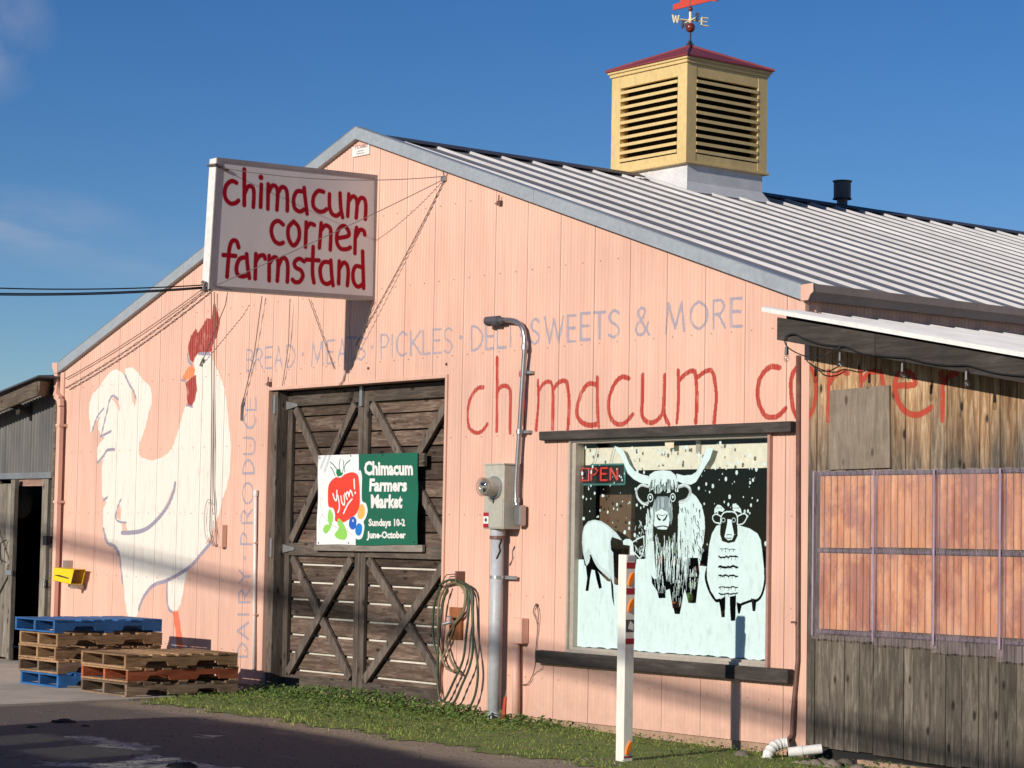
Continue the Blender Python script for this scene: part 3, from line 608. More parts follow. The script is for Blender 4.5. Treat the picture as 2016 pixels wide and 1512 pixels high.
# left downspout
dp = MB(); pth = [(XL-.075, -.02, 3.39), (XL-.075, -.02, 3.22), (XL-.03, -.05, 3.12), (XL+.085, -.06, 3.07), (XL+.115, -.065, 2.98), (XL+.115, -.065, 0.05)]
for a, b_ in zip(pth[:-1], pth[1:]): dp.beam(a, b_, .075, .06)
dp.build('downspout', M['pink'], barn, bevel=.006)
for z in (2.75, 1.86): MB().box(XL+.07, XL+.165, -.101, -.0, z, z+.03).build('downspout_strap', M['pink'], barn)
# right downspout (brown)
dp = MB(); pth = [(XR-.10, -.035, 3.2), (XR-.10, -.035, 1.02), (XR-.145, -.035, .36), (XR-.15, -.035, .14), (XR-.24, -.07, .05)]
dp = MB(); pts = [W(1572, 700, -.03), W(1571, 1300, -.03), W(1562, 1400, -.03), W(1560, 1445, -.03), W(1551, 1462, -.05)]
dp.tube([tuple(p) for p in pts], .019, 8); M['brownpipe'] = paint('brown_downpipe', (.20, .095, .07), .5, dark=.5, sc=8); dp.build('downspout', M['brownpipe'], barn, smooth=True)
MB().box(*sorted((float(W(1566,1302)[0]), float(W(1577,1302)[0]))), -.055, 0, 1.0-.06, 1.0-.045).build('downspout_strap', M['brownpipe'], barn)
# flue on the far roof
vp = U(1658, 400, 1, 6.9); fx, fz = float(vp[0]), float(vp[2])
mb = MB(); mb.tube([(fx, 6.9, rz(fx)-.02), (fx, 6.9, fz+.08)], .062, 16); fl = mb.build('flue', M['ridge'], barn)
z0 = fz+.045; prof = [(.115, 0), (.10, .02), (.10, .19), (.118, .215), (.10, .215), (.0, .225)]
mb = MB(); n_ = 16; vs = [(fx+r*math.cos(2*math.pi*k/n_), 6.9+r*math.sin(2*math.pi*k/n_), z0+h) for r, h in prof for k in range(n_)]
mb.add(vs, [(i*n_+k, i*n_+(k+1) % n_, (i+1)*n_+(k+1) % n_, (i+1)*n_+k) for i in range(len(prof)-1) for k in range(n_)]); mb.build('flue_cap', M['ridge'], fl)

# ---- double door
dw = MB(); dw.box(DX0, DX0+.10, .03, .22, 0, 2.99); jamb = dw.build('door_jamb', M['dstile'], barn, bevel=.004)
bk = MB(); bk.box(DX0+.05, DX1-.02, .229, .24, -.02, 1.30); M['panelw'] = paint('pale_inner_sheet', (.72, .66, .56), .8); bk.build('inner_sheet', M['panelw'], barn)
bk = MB(); bk.box(DX0+.0, DX1, .45, .47, -.02, 3.0); bk.build('dark_backing', M['void'], barn)
xm = float(W(712, 900, .15)[0]); leaves = [(DX0+.105, xm-.004), (xm+.004, DX1-.008)]
for li, (xa, xb) in enumerate(leaves):
    f = MB(); f.box(xa, xa+.085, .155, .195, .02, 2.98); dr = f.build('door', M['dstile'], barn, bevel=.004)
    MB().box(xb-.085, xb, .155, .195, .02, 2.98).build('stile', M['dstile'], dr, bevel=.004)
    for z0_, z1_ in ((.0, .14), (1.335, 1.46), (2.84, 2.985)):
        MB().box(xa+.087, xb-.087, .150, .192, z0_, z1_).build('rail', M['drail'], dr, bevel=.004)
    for (za, zb) in ((.14, 1.335), (1.46, 2.84)):
        a0, a1 = xa+.10, xb-.10
        MB().beam((a0+.03, .170, zb-.02), (a1-.03, .170, za+.02), .088, .036).build('brace', M['dbrace'], dr, bevel=.003)
        MB().beam((a0+.03, .153, za+.02), (a1-.03, .153, zb-.02), .088, .036).build('brace', M['dbrace'], dr, bevel=.003)
    z = .03; k = 0
    while z < 2.9:
        h = .152+random.uniform(-.006, .004); gp = .024 if z < 1.3 else .012
        p = MB(); dy = random.uniform(-.003, .003); p.box(xa+.01, xb-.01, .200+dy, .221+dy, z, min(z+h, 2.96)); 
        p.v = [(x_, y_, z_+random.uniform(-.002, .002)) for x_, y_, z_ in p.v]; p.build('plank', M['dplank'], dr, bevel=.003)
        z += h+gp; k += 1
    # hinges
    if li == 0:
        for z in (2.85, 1.40):
            h_ = MB(); h_.box(xa-.055, xa-.02, .012, .148, z-.09, z+.10); h_.prism([(xa-.02, z-.045), (xa+.20, z-.012), (xa+.20, z+.012), (xa-.02, z+.045)], 1, .136, .148); h_.build('hinge', M['galv'], dr)
    else:
        h_ = MB(); h_.box(xa-.03, xa+.012, .125, .148, 2.80, 2.99); h_.build('hinge', M['galv'], dr)
        h_ = MB(); h_.prism([(xb-.15, 2.90), (xb-.01, 2.865), (xb-.01, 2.935)], 1, .136, .148); h_.build('hinge', M['galv'], dr)
# ---- window
GY = .055
fr = MB(); t = .04
fr.box(WX0, WX0+t+.02, .0, .10, WZ0, WZ1); fr.box(WX1-t, WX1, .0, .10, WZ0, WZ1); fr.box(WX0+t+.02, WX1-t, .0, .10, WZ0, WZ0+.05); fr.box(WX0+t+.02, WX1-t, .0, .10, WZ1-.035, WZ1)
win = fr.build('window', M['frame'], barn, bevel=.004)
MB().box(WX0-.0, WX0+.02, -.025, -.001, WZ0, WZ1).build('window_trim', M['frame'], win); MB().box(WX1-.022, WX1+.004, -.03, -.001, WZ0, WZ1-.002).build('window_trim', M['framep'], win)
MB().box(WX0+.022, WX1-.024, -.022, -.001, WZ1-.02, WZ1-.002).build('window_trim', M['frame'], win); MB().box(WX0+.022, WX1-.024, -.03, -.001, WZ0+.004, WZ0+.03).build('window_trim', M['frame'], win)
MB().box(4.183, 7.205, -.075, -.006, 2.388, 2.468).jit(.003).build('lintel_board', M['trimw'], barn, bevel=.005)
MB().box(4.183, 7.205, -.075, -.006, .485, .590).jit(.003).build('sill_board', M['trimw'], barn, bevel=.005)
# painted glass
wp = Canvas(WX0, WX1, WZ0, WZ1, .003)
P = (.56, .70, .685); D = None
def pg(pts): return pw(pts, GY)
A_ = lambda p: pg(Z(1110, 850, 5.04, p)); B_ = lambda p: pg(Z(1240, 1000, 4.5833, p)); C_ = lambda p: pg(Z(1380, 860, 9.45, p)); F_ = lambda p: pg(Z(1040, 820, 2.8, p))
# falling snow first
for i in range(330):
    x = random.uniform(WX0+.08, WX1-.05); z = random.uniform(1.0, WZ1-.06); r = random.choice([.004, .006, .008, .011, .014])
    wp.stroke([(x, z-r*.3), (x, z+r*.3)], 2*r, P, .95, False)
cow_right = A_([(1250,590),(1310,640),(1370,730),(1395,850),(1400,950),(1385,1100),(1365,1250),(1335,1370),(1290,1400),(1240,1380),(1230,1200),(1180,1080),(1150,950),(1130,850),(1150,780),(1140,720),(1200,690)])
sil = A_([(740,525),(835,520),(850,420),(1110,420),(1135,540),(1250,560),(1310,640),(1390,850),(1400,950),(1365,1250),(1330,1400),(830,1400),(820,1200),(830,1000),(850,740),(800,730),(715,620)])
wp.fill(sil, None)
wp.fill(pg([(1125,1102),(1160,1101),(1185,1100),(1240,1101),(1273,1100),(1300,1104),(1330,1106),(1372,1113),(1392,1115),(1450,1117),(1525,1119),(1525,1300)]+[(x, 1272+(x-1125)*.073+random.uniform(-2.2, 1.8)) for x in range(1520, 1120, -9)]), P)
# left ewe
ewe = A_([(185,1000),(200,940),(240,890),(300,872),(370,885),(440,930),(520,1000),(578,1078),(478,1045),(463,1090),(468,1170),(490,1200),(500,1510),(450,1490),(400,1420),(340,1370),(300,1310),(265,1230),(240,1350),(215,1310),(190,1200),(180,1100)])
wp.fill(A_([(170,1000),(190,930),(235,880),(300,862),(372,875),(445,920),(525,990),(590,1070),(700,1080),(725,1250),(700,1420),(640,1520),(520,1520),(430,1480),(330,1380),(240,1360),(205,1320),(175,1150)]), None)
wp.fill(ewe, (.47, .58, .575)); wp.fill(A_([(195,1000),(215,930),(300,885),(400,920),(500,1010),(455,1060),(440,1200),(450,1400),(360,1330),(290,1230),(250,1150),(210,1200)]), P)
wp.stroke(A_([(265,1230),(300,1310),(340,1370),(400,1425),(455,1475)]), .02, None)
for pl in ([(345,790),(352,830),(342,880),(332,962),(315,962),(325,890),(318,830)], [(362,825),(392,868),(406,945),(390,950),(374,890)], [(452,875),(468,930),(474,1052),(462,1000)]): wp.fill(F_(pl), None)
wp.fill(A_([(585,1085),(610,1065),(650,1062),(685,1090),(695,1200),(720,1250),(705,1380),(680,1450),(655,1470),(655,1130),(590,1120)]), P)
wp.stroke(A_([(700,1100),(712,1250),(700,1350),(672,1440)]), .012, None)
for s_ in ([(690,1092),(740,1060),(795,1035)], [(792,1040),(795,1150),(770,1230)], [(700,1200),(750,1250),(772,1228)]): wp.stroke(A_(s_), .012, P)
for i in range(26): 
    x = random.uniform(690, 790); y = random.uniform(880, 1230); wp.stroke(A_([(x, y), (x+random.uniform(-25, 25), y+random.uniform(10, 50))]), .007, P, .8, False)
# cow
wp.fill(cow_right, P)
for i in range(60):
    x = random.uniform(1150, 1380); y = random.uniform(660, 1300); l = random.uniform(30, 90); wp.stroke(A_([(x, y), (x+5+random.uniform(-6, 6), y+l*.5), (x+random.uniform(0, 12), y+l)]), (.009, .003), None)
for hp in ([(500,140),(545,155),(590,180),(612,230),(650,320),(700,385),(760,418),(845,440),(838,522),(770,512),(690,470),(632,412),(595,320),(560,240),(520,190)], [(1115,415),(1180,432),(1260,430),(1310,400),(1350,330),(1388,230),(1420,145),(1484,165),(1448,270),(1395,355),(1352,430),(1310,500),(1260,525),(1180,515),(1125,490)]):
    wp.fill(A_(hp), P)
wp.fill(A_([(850,425),(900,392),(980,380),(1060,390),(1108,430),(1130,500),(1136,595),(1112,600),(1085,570),(1060,600),(1020,610),(985,580),(950,612),(905,612),(880,570),(850,600),(836,520)]), P)
for i in range(34):
    x = 845+i*8.4+random.uniform(-3, 3); y = random.uniform(470, 560); wp.stroke(A_([(x, y), (x+random.uniform(-3, 3), y+60), (x+random.uniform(-6, 6), y+random.uniform(80, 130))]), (.008, .005), None)
GR = (.42, .47, .47)
for s_, w_ in (([(835,545),(770,530),(728,565),(718,600)], .022), ([(718,600),(735,660),(790,715),(835,705)], .026), ([(1138,545),(1200,530),(1245,560),(1252,620),(1215,675),(1150,700)], .03)): wp.stroke(A_(s_), w_, GR, .9)
for s_, w_ in (([(835,540),(775,522),(725,560)], .01), ([(725,640),(770,705),(830,730)], .01), ([(1140,540),(1200,524),(1250,560)], .01), ([(1250,640),(1200,690),(1150,705)], .01)): wp.stroke(A_(s_), w_, P)
for cx_, cy_ in ((858, 655), (1080, 652)):
    wp.stroke(A_([(cx_+24*math.cos(t), cy_+38*math.sin(t)) for t in np.linspace(.3, 6.6, 16)]), .009, P); wp.dot(*A_([(cx_, cy_-5)])[0], .012, P)
wp.fill(A_([(930,640),(1030,640),(1062,720),(1082,850),(1062,930),(1045,870),(1030,800),(975,760),(905,800),(895,860),(880,900),(870,760),(900,690)]), (.22, .28, .30), .85)
for i in range(24):
    x = random.uniform(880, 1075); y = random.uniform(650, 800); wp.stroke(A_([(x, y), (x+(x-975)*.15, y+90)]), .005, P, .75, False)
wp.fill(A_([(905,800),(970,764),(1032,800),(1048,870),(1042,930),(1018,972),(935,967),(893,930),(898,860)]), P, smooth=False)
wp.stroke(A_([(925,828),(938,865),(955,872)]), .016, None); wp.stroke(A_([(1022,828),(1005,866),(988,878)]), .016, None)
wp.stroke(A_([(915,948),(980,935),(1040,948)]), .010, None); wp.stroke(A_([(940,820),(975,832),(1005,820)]), .005, None)
# long fur
wp.fill(A_([(840,1250),(1330,1250),(1345,1400),(1330,1512),(1310,1700),(1235,1700),(1200,1560),(1150,1750),(1080,1750),(1050,1560),(940,1600),(870,1500)]), None)
wp.fill(B_([(170,300),(215,300),(225,480),(240,640),(215,640),(165,560),(150,460)]), P)
def strands(n_, xr, yr, lr, wd_, al=.95):
    for i in range(n_):
        x = random.uniform(*xr); y = random.uniform(*yr); l = random.uniform(*lr); q = random.uniform(-14, 14)
        wp.stroke(A_([(x, y), (x+q*.7, y+l*.5), (x+q, y+l)]), (wd_*random.uniform(.7, 1.3), .003), P, al)
strands(60, (815, 880), (740, 1150), (120, 300), .009); strands(95, (850, 1230), (1000, 1330), (70, 260), .008); strands(55, (1130, 1260), (760, 1150), (150, 350), .010); strands(36, (860, 1330), (1330, 1440), (60, 160), .006)
for pl in ([(235,690),(330,680),(322,812),(260,816)], [(372,680),(492,680),(470,860),(450,957),(405,957),(380,850)], [(528,620),(607,620),(600,806),(532,800)]):
    wp.fill(B_(pl), None)
    xa_, xb_ = min(p[0] for p in pl), max(p[0] for p in pl); ya_, yb_ = min(p[1] for p in pl), max(p[1] for p in pl)
    for i in range(int((xb_-xa_)/7)):
        x = random.uniform(xa_+12, xb_-12); y = random.uniform(ya_-40, (ya_+yb_)/2); wp.stroke(B_([(x, y), (x+random.uniform(-6, 6), y+random.uniform(40, 90))]), .005, P, .8, False)
# right ram
wp.stroke(B_([(700,540),(686,600),(690,660),(722,752),(775,832),(805,830)]), .028, None); wp.stroke(B_([(1216,540),(1218,660),(1192,775),(1150,832),(1090,838),(1010,868)]), .022, None)
wp.fill(B_([(780,160),(740,230),(715,330),(705,440),(694,560),(698,650),(728,748),(775,822),(800,820),(880,770),(930,790),(1000,858),(1090,826),(1145,820),(1185,766),(1208,650),(1210,560),(1195,400),(1180,290),(1150,230),(1080,185),(980,155),(820,150)]), P)
wp.fill(B_([(820,100),(850,48),(900,38),(950,52),(968,110),(972,250),(945,305),(890,318),(832,300),(812,235)]), None)
wp.stroke(B_([(820,140),(822,80),(850,42),(900,32),(950,45),(970,90),(968,145)]), .012, P)
wp.fill(B_([(880,100),(915,105),(925,170),(940,240),(922,286),(885,292),(852,262),(862,215),(876,150)]), P)
wp.stroke(B_([(870,245),(895,238),(920,245)]), .006, None); wp.stroke(B_([(868,268),(895,276),(918,268)]), .006, None)
for cx_ in (843, 936): wp.stroke(B_([(cx_+16*math.cos(t), 110+18*math.sin(t)) for t in np.linspace(0, 6.3, 10)]), .006, P)
wp.stroke(B_([(822,78),(775,55),(745,85),(765,128),(815,138)]), .011, P); wp.stroke(B_([(972,75),(1030,50),(1055,82),(1020,140),(975,150)]), .011, P)
for hp, off in (([(245,1425),(250,1330),(300,1262),(360,1270),(440,1350),(400,1400),(340,1380),(290,1405)], 0), ([(580,1345),(620,1280),(680,1265),(740,1340),(757,1425),(700,1400),(660,1385),(620,1395)], 0)):
    wp.fill(C_(hp), P)
    cx_ = sum(p[0] for p in hp)/8
    for q in range(-2, 3): wp.stroke(C_([(cx_+q*22, 1310), (cx_+q*28, 1340)]), .004, None, 1, False)
for yy, hgt in ((372, 5), (442, 12), (532, 16), (612, 12), (715, 9), (772, 10)):
    xs_ = np.linspace(802, 970, 11)
    if yy == 372: xs_ = np.linspace(812, 950, 9)
    wp.stroke(B_([(x, yy+random.uniform(-7, 7)) for x in xs_]), hgt*.0011, None)
    for x in xs_[1:-1:2]: wp.stroke(B_([(x, yy), (x+random.uniform(-5, 5), yy+random.uniform(14, 32))]), .005, None, 1, False)
for i in range(70):
    t = random.uniform(0, 6.28); x = 950+225*math.cos(t); y = 500+260*math.sin(t); wp.stroke(B_([(x, y), (x+random.uniform(-5, 5), y+random.uniform(-5, 5))]), .004, (.5, .6, .6), 1, False)
for pl in ([(800,832),(862,795),(856,985),(826,988),(815,900)], [(900,800),(958,790),(950,1018),(910,1018),(902,900)], [(960,850),(1012,868),(992,952),(975,955)], [(1092,815),(1142,826),(1130,932),(1106,932)]): wp.fill(B_(pl), None)
WPI = wp.image('window_paint')
m_, nt, ms, out = glassmat('painted_glass', (.9, .93, .93), .045, .015)
g = nn(nt, 'ShaderNodeNewGeometry'); sp = nn(nt, 'ShaderNodeSeparateXYZ'); nt.links.new(g.outputs['Position'], sp.inputs[0]); cb = nn(nt, 'ShaderNodeCombineXYZ')
for i, (a, b_) in enumerate(((WX0, WX1), (WZ0, WZ1))):
    mr = nn(nt, 'ShaderNodeMapRange', clamp=False); mr.inputs[1].default_value = a; mr.inputs[2].default_value = b_; nt.links.new(sp.outputs[0 if i == 0 else 2], mr.inputs[0]); nt.links.new(mr.outputs[0], cb.inputs[i])
t = nn(nt, 'ShaderNodeTexImage', image=WPI, extension='CLIP'); nt.links.new(cb.outputs[0], t.inputs[0])
df = nn(nt, 'ShaderNodeBsdfDiffuse'); nt.links.new(mixc(nt, 1., t.outputs[0], ramp(nt, noise(nt, coords(nt), 8, 8, .7), [(.3, .93), (.7, 1.02)]), 'MULTIPLY'), df.inputs[0])
m3 = nn(nt, 'ShaderNodeMixShader'); mu = nn(nt, 'ShaderNodeMath', operation='MULTIPLY'); nt.links.new(t.outputs[1], mu.inputs[0]); nt.links.new(ramp(nt, noise(nt, coords(nt, (1, 1, .35)), 22, 7, .75), [(.3, .80), (.5, 1.)]), mu.inputs[1]); nt.links.new(mu.outputs[0], m3.inputs[0]); nt.links.new(ms.outputs[0], m3.inputs[1]); nt.links.new(df.outputs[0], m3.inputs[2]); nt.links.new(m3.outputs[0], out.inputs[0])
MB().add([(WX0+.03, GY, WZ0+.02), (WX1-.02, GY, WZ0+.02), (WX1-.02, GY, WZ1-.02), (WX0+.03, GY, WZ1-.02)], [(0, 1, 2, 3)]).build('pane', m_, win)
# shop interior behind the window
mb = MB(); mb.add([(WX0-.5,2.6,-.01),(WX1+.4,2.6,-.01),(WX1+.4,2.6,3),(WX0-.5,2.6,3), (WX0-.5,.12,-.01),(WX1+.3,.12,-.01),(WX1+.3,.12,3),(WX0-.5,.12,3)], [(0,1,2,3),(4,0,3,7),(5,6,2,1),(3,2,6,7),(4,5,1,0)]); mb.build('shop_room', M['void'], barn)
bz0 = float(W(1300, 925, .12)[2]); bz1 = float(W(1300, 878, .12)[2])
vx0 = float(W(1148, 900, .12)[0])
MB().box(vx0, WX1-.03, .118, .128, bz0, bz1).build('blind', M['cream'], win)
M['brown'] = paint('brown_cardboard', (.15, .085, .045), .9); M['redprod'] = paint('red_crate', (.40, .05, .03), .6); M['greenp'] = paint('green_leaves_inside', (.10, .18, .04), .7)
MB().box(vx0+.02, float(W(1243, 1000, .3)[0]), .30, .34, .75, 2.12).build('shop_cupboard', M['brown'], barn)
sx0, sx1 = float(W(1290, 1100, .3)[0]), float(W(1395, 1100, .3)[0])
MB().box(sx0-.05, sx1+.05, .22, .5, .60, .98).build('shop_shelf', M['brown'], barn)
MB().box(sx0, sx1-.1, .19, .21, 1.00, 1.05).build('shop_shelf_edge', M['orange_block'], barn)
for i in range(26):
    x = random.uniform(sx0-.25, sx1); z = random.uniform(1.02, 1.55)
    MB().ball((x, random.uniform(.25, .5), z), random.uniform(.02, .05), 8, 5).build('produce', M[random.choice(['redprod', 'greenp', 'brown', 'greenp'])], barn, smooth=True)
MB().box(float(W(1370,880,.1)[0]), float(W(1378,880,.1)[0]), .10, .112, float(W(1374,892,.1)[2]), WZ1-.03).build('blind_bracket', M['frame'], win)
M['paper'] = paint('paper_tag', (.75, .66, .5), .8)
q0 = W(1310, 866, .05); q1 = W(1327, 882, .05); tg = MB().box(float(q0[0]), float(q1[0]), .046, .050, float(q1[2]), float(q0[2])).build('price_tag', M['paper'], win)
# OPEN sign
op = root('open_sign', tuple(W(1188, 940, .09)), 'red OPEN sign with a teal frame hanging behind the painted window', 'sign')
c4 = [W(a, b_, .085) for a, b_ in ((1148, 950), (1230, 950), (1230, 912), (1148, 912))]
ox0, ox1, oz0, oz1 = float(c4[0][0]), float(c4[1][0]), float(W(1190, 954, .09)[2]), float(W(1190, 915, .09)[2])
MB().box(ox0, ox1, .092, .108, oz0, oz1).build('back_board', M['void'], op)
M['teal'] = paint('teal_tube', (.06, .24, .22), .4); M['neon'] = paint('red_tube', (.80, .07, .06), .4)
fm = MB()
for a, b_ in (((ox0, oz0), (ox1, oz0)), ((ox1, oz0), (ox1, oz1)), ((ox1, oz1), (ox0+.1, oz1))): fm.tube([(a[0], .086, a[1]), (b_[0], .086, b_[1])], .009, 6)
fm.build('border_tube', M['teal'], op)
lw_ = (ox1-ox0-.06)/4
for i, ch in enumerate('OPEN'):
    mb = MB(); xa_ = ox0-.01+i*(lw_+.004)
    for st in LET[ch]:
        pts = [(xa_+a*(lw_-.03), .082, oz0+.035+b_*(oz1-oz0-.065)) for a, b_ in st]
        if ch == 'O': pts = [(xa_+a*(lw_-.03), .082, oz0+.035+b_*(oz1-oz0-.065)) for a, b_ in ((0,0),(0,1),(1,1),(1,0),(0,0))]
        mb.tube(pts, .010, 6)
    mb.build('letter', M['neon'], op)
for u_ in (1168, 1200): MB().tube([tuple(W(u_, 913, .09)), tuple(W(u_+8, 880, .09))], .0025, 5).build('hanging_wire', M['galv'], op)

# ================================================================== CUPOLA
CX0, CX1, CY0, CY1, CZ0, CZ1 = .66, 1.872, 3.73, 4.925, 5.556, 6.60
cup = MB()
def flared(z0, z1, a, b_): pass
# pale base: box plus splayed skirt following the roof
mb = MB(); bz = CZ0-.01; e = .045; bx0, bx1, by0, by1 = CX0+e, CX1-e+.02, CY0+e, CY1-e
low = lambda x: rz(x)+.03
def ringz(dx, f): return [(bx0-dx, by0-dx, f(bx0-dx)), (XC, by0-dx, f(XC)), (bx1+dx, by0-dx, f(bx1+dx)), (bx1+dx, by1+dx, f(bx1+dx)), (XC, by1+dx, f(XC)), (bx0-dx, by1+dx, f(bx0-dx))]
r0 = ringz(0, lambda x: bz); r1 = ringz(0, lambda x: low(x)+.075); r2 = ringz(.07, lambda x: low(x)-.02)
mb.add(r0+r1+r2, [(i, (i+1) % 6, 6+(i+1) % 6, 6+i)[::-1] for i in range(6)]+[(6+i, 6+(i+1) % 6, 12+(i+1) % 6, 12+i)[::-1] for i in range(6)])
M['cupbase'] = paint('white_flashing', (.70, .68, .68), .5, dark=.8, sc=5)
cb_ = mb.build('cupola', M['cupbase'], barn); cb_['label'] = 'cream yellow louvred cupola with a red hipped roof on the ridge'
MB().box(CX0-.02, CX1+.02, CY0-.02, CY1+.02, CZ0-.03, CZ0+.0).build('cupola_base_rail', M['yellow'], cb_, bevel=.004)
MB().box(CX0+.12, CX1-.12, CY0+.12, CY1-.12, CZ0+.002, CZ1-.01).build('cupola_core', M['void'], cb_)
st_ = .145
for x, y in ((CX0, CY0), (CX1-st_, CY0), (CX0, CY1-st_), (CX1-st_, CY1-st_)): MB().box(x, x+st_, y, y+st_, CZ0+.001, CZ1).build('cupola_post', M['yellow'], cb_, bevel=.004)
for z0_, z1_ in ((CZ0+.002, CZ0+.085), (CZ1-.13, CZ1-.001)):
    for y in (CY0+.003, CY1-.043): MB().box(CX0+st_, CX1-st_, y, y+.04, z0_, z1_).build('cupola_rail', M['yellow'], cb_)
    for x in (CX0+.003, CX1-.043): MB().box(x, x+.04, CY0+st_, CY1-st_, z0_, z1_).build('cupola_rail', M['yellow'], cb_)
nl = 10; zz0, zz1 = CZ0+.085, CZ1-.13; dz = (zz1-zz0)/nl
for i in range(nl):
    z = zz0+i*dz+.012
    for s_, yy in ((1, CY0+.012), (-1, CY1-.012)):
        MB().hexa([(CX0+st_, yy-s_*.018, z), (CX1-st_, yy-s_*.018, z), (CX1-st_, yy+s_*.085, z+.032), (CX0+st_, yy+s_*.085, z+.032)],
                  [(CX0+st_, yy-s_*.018, z+.034), (CX1-st_, yy-s_*.018, z+.034), (CX1-st_, yy+s_*.085, z+.062), (CX0+st_, yy+s_*.085, z+.062)]).build('louvre_slat', M['yellow'], cb_)
    for s_, xx in ((-1, CX1-.012), (1, CX0+.012)):
        MB().hexa([(xx-s_*.018, CY0+st_, z), (xx-s_*.018, CY1-st_, z), (xx+s_*.085, CY1-st_, z+.032), (xx+s_*.085, CY0+st_, z+.032)],
                  [(xx-s_*.018, CY0+st_, z+.034), (xx-s_*.018, CY1-st_, z+.034), (xx+s_*.085, CY1-st_, z+.062), (xx+s_*.085, CY0+st_, z+.062)]).build('louvre_slat', M['yellow'], cb_)
MB().box(CX0-.018, CX1+.018, CY0-.018, CY1+.018, CZ1, CZ1+.035).build('cupola_cornice', M['yellow'], cb_, bevel=.004)
MB().box(CX0-.035, CX1+.035, CY0-.035, CY1+.035, CZ1+.036, CZ1+.062).build('cupola_cornice', M['yellow'], cb_, bevel=.004)
apx = ((CX0+CX1)/2, (CY0+CY1)/2, 6.955); e = .052; zr_ = CZ1+.063
q = [(CX0-e, CY0-e), (CX1+e, CY0-e), (CX1+e, CY1+e), (CX0-e, CY1+e)]
MB().add([(a, b_, zr_) for a, b_ in q]+[(a, b_, zr_+.014) for a, b_ in q]+[(apx[0], apx[1], apx[2])], [(3,2,1,0)]+[(i, (i+1) % 4, 4+(i+1) % 4, 4+i) for i in range(4)]+[(4+i, 4+(i+1) % 4, 8) for i in range(4)]).build('cupola_roof', M['redroof'], cb_)
hp_ = MB()
for a, b_ in q: hp_.tube([(a, b_, zr_+.016), (apx[0], apx[1], apx[2]+.006)], .012, 6)
hp_.build('cupola_hip_cap', M['redroof'], cb_)
# weathervane
ax_, ay_, az_ = apx; wv = root('weathervane', apx, 'red arrow weathervane with cream compass letters on the cupola peak', 'weathervane')
mb = MB(); mb.tube([(ax_, ay_, az_+.03), (ax_, ay_, az_+.60)], .012, 8)
for a in (.8, 2.4, 3.9, 5.5): mb.tube([(ax_+.05*math.cos(a), ay_+.05*math.sin(a), az_-.02), (ax_, ay_, az_+.06)], .011, 6)
mb.build('pole', M['black'], wv)
MB().ball((ax_, ay_, az_+.205), .055).build('ball', M['darkred'], wv, smooth=True); MB().ball((ax_, ay_, az_+.41), .026).build('ball', M['darkred'], wv, smooth=True)
aE = Vector((math.cos(math.radians(72)), math.sin(math.radians(72)), 0)); aN = Vector((-aE.y, aE.x, 0)); cA = Vector((ax_, ay_, az_+.285))
mb = MB()
for d_ in (aE, aN): mb.tube([tuple(cA-d_*.13), tuple(cA+d_*.13)], .010, 6)
mb.ball(tuple(cA), .028); mb.tube([(ax_, ay_, az_+.235), (ax_, ay_, az_+.38)], .015, 8); mb.build('cross_arms', M['gold'], wv)
for ch, d_ in (('W', -aE), ('E', aE), ('N', aN), ('S', -aN)):
    mb = MB(); ax2 = aE if ch in 'WE' else aN
    for st in LET[ch]:
        for a, b_ in zip(st[:-1], st[1:]): mb.tube([tuple(cA+d_*.175+ax2*((t_[0]-.5)*.075)+Vector((0, 0, (t_[1]-.5)*.085))) for t_ in (a, b_)], .011, 6)
    mb.build('compass_letter', M['gold'] if ch in 'WE' else M['ridge'], wv)
mb = MB(); dA = Vector((.985, .10, .0)).normalized(); c_ = Vector((ax_, ay_, az_+.468)); n_ = Vector((-dA.y, dA.x, 0))*.008
def flat(p2): return [c_+dA*a+Vector((0, 0, b_)) for a, b_ in p2]
pl = [(-.25, -.032), (-.12, -.028), (.30, -.014), (.36, -.03), (.50, .01), (.36, .05), (.30, .02), (.12, .03), (.12, .14), (-.02, .22), (-.16, .16), (-.14, .04), (-.25, .03)]
f_ = flat(pl); mb.hexa([p-n_ for p in f_], [p+n_ for p in f_]); mb.build('arrow', M['red'], wv)

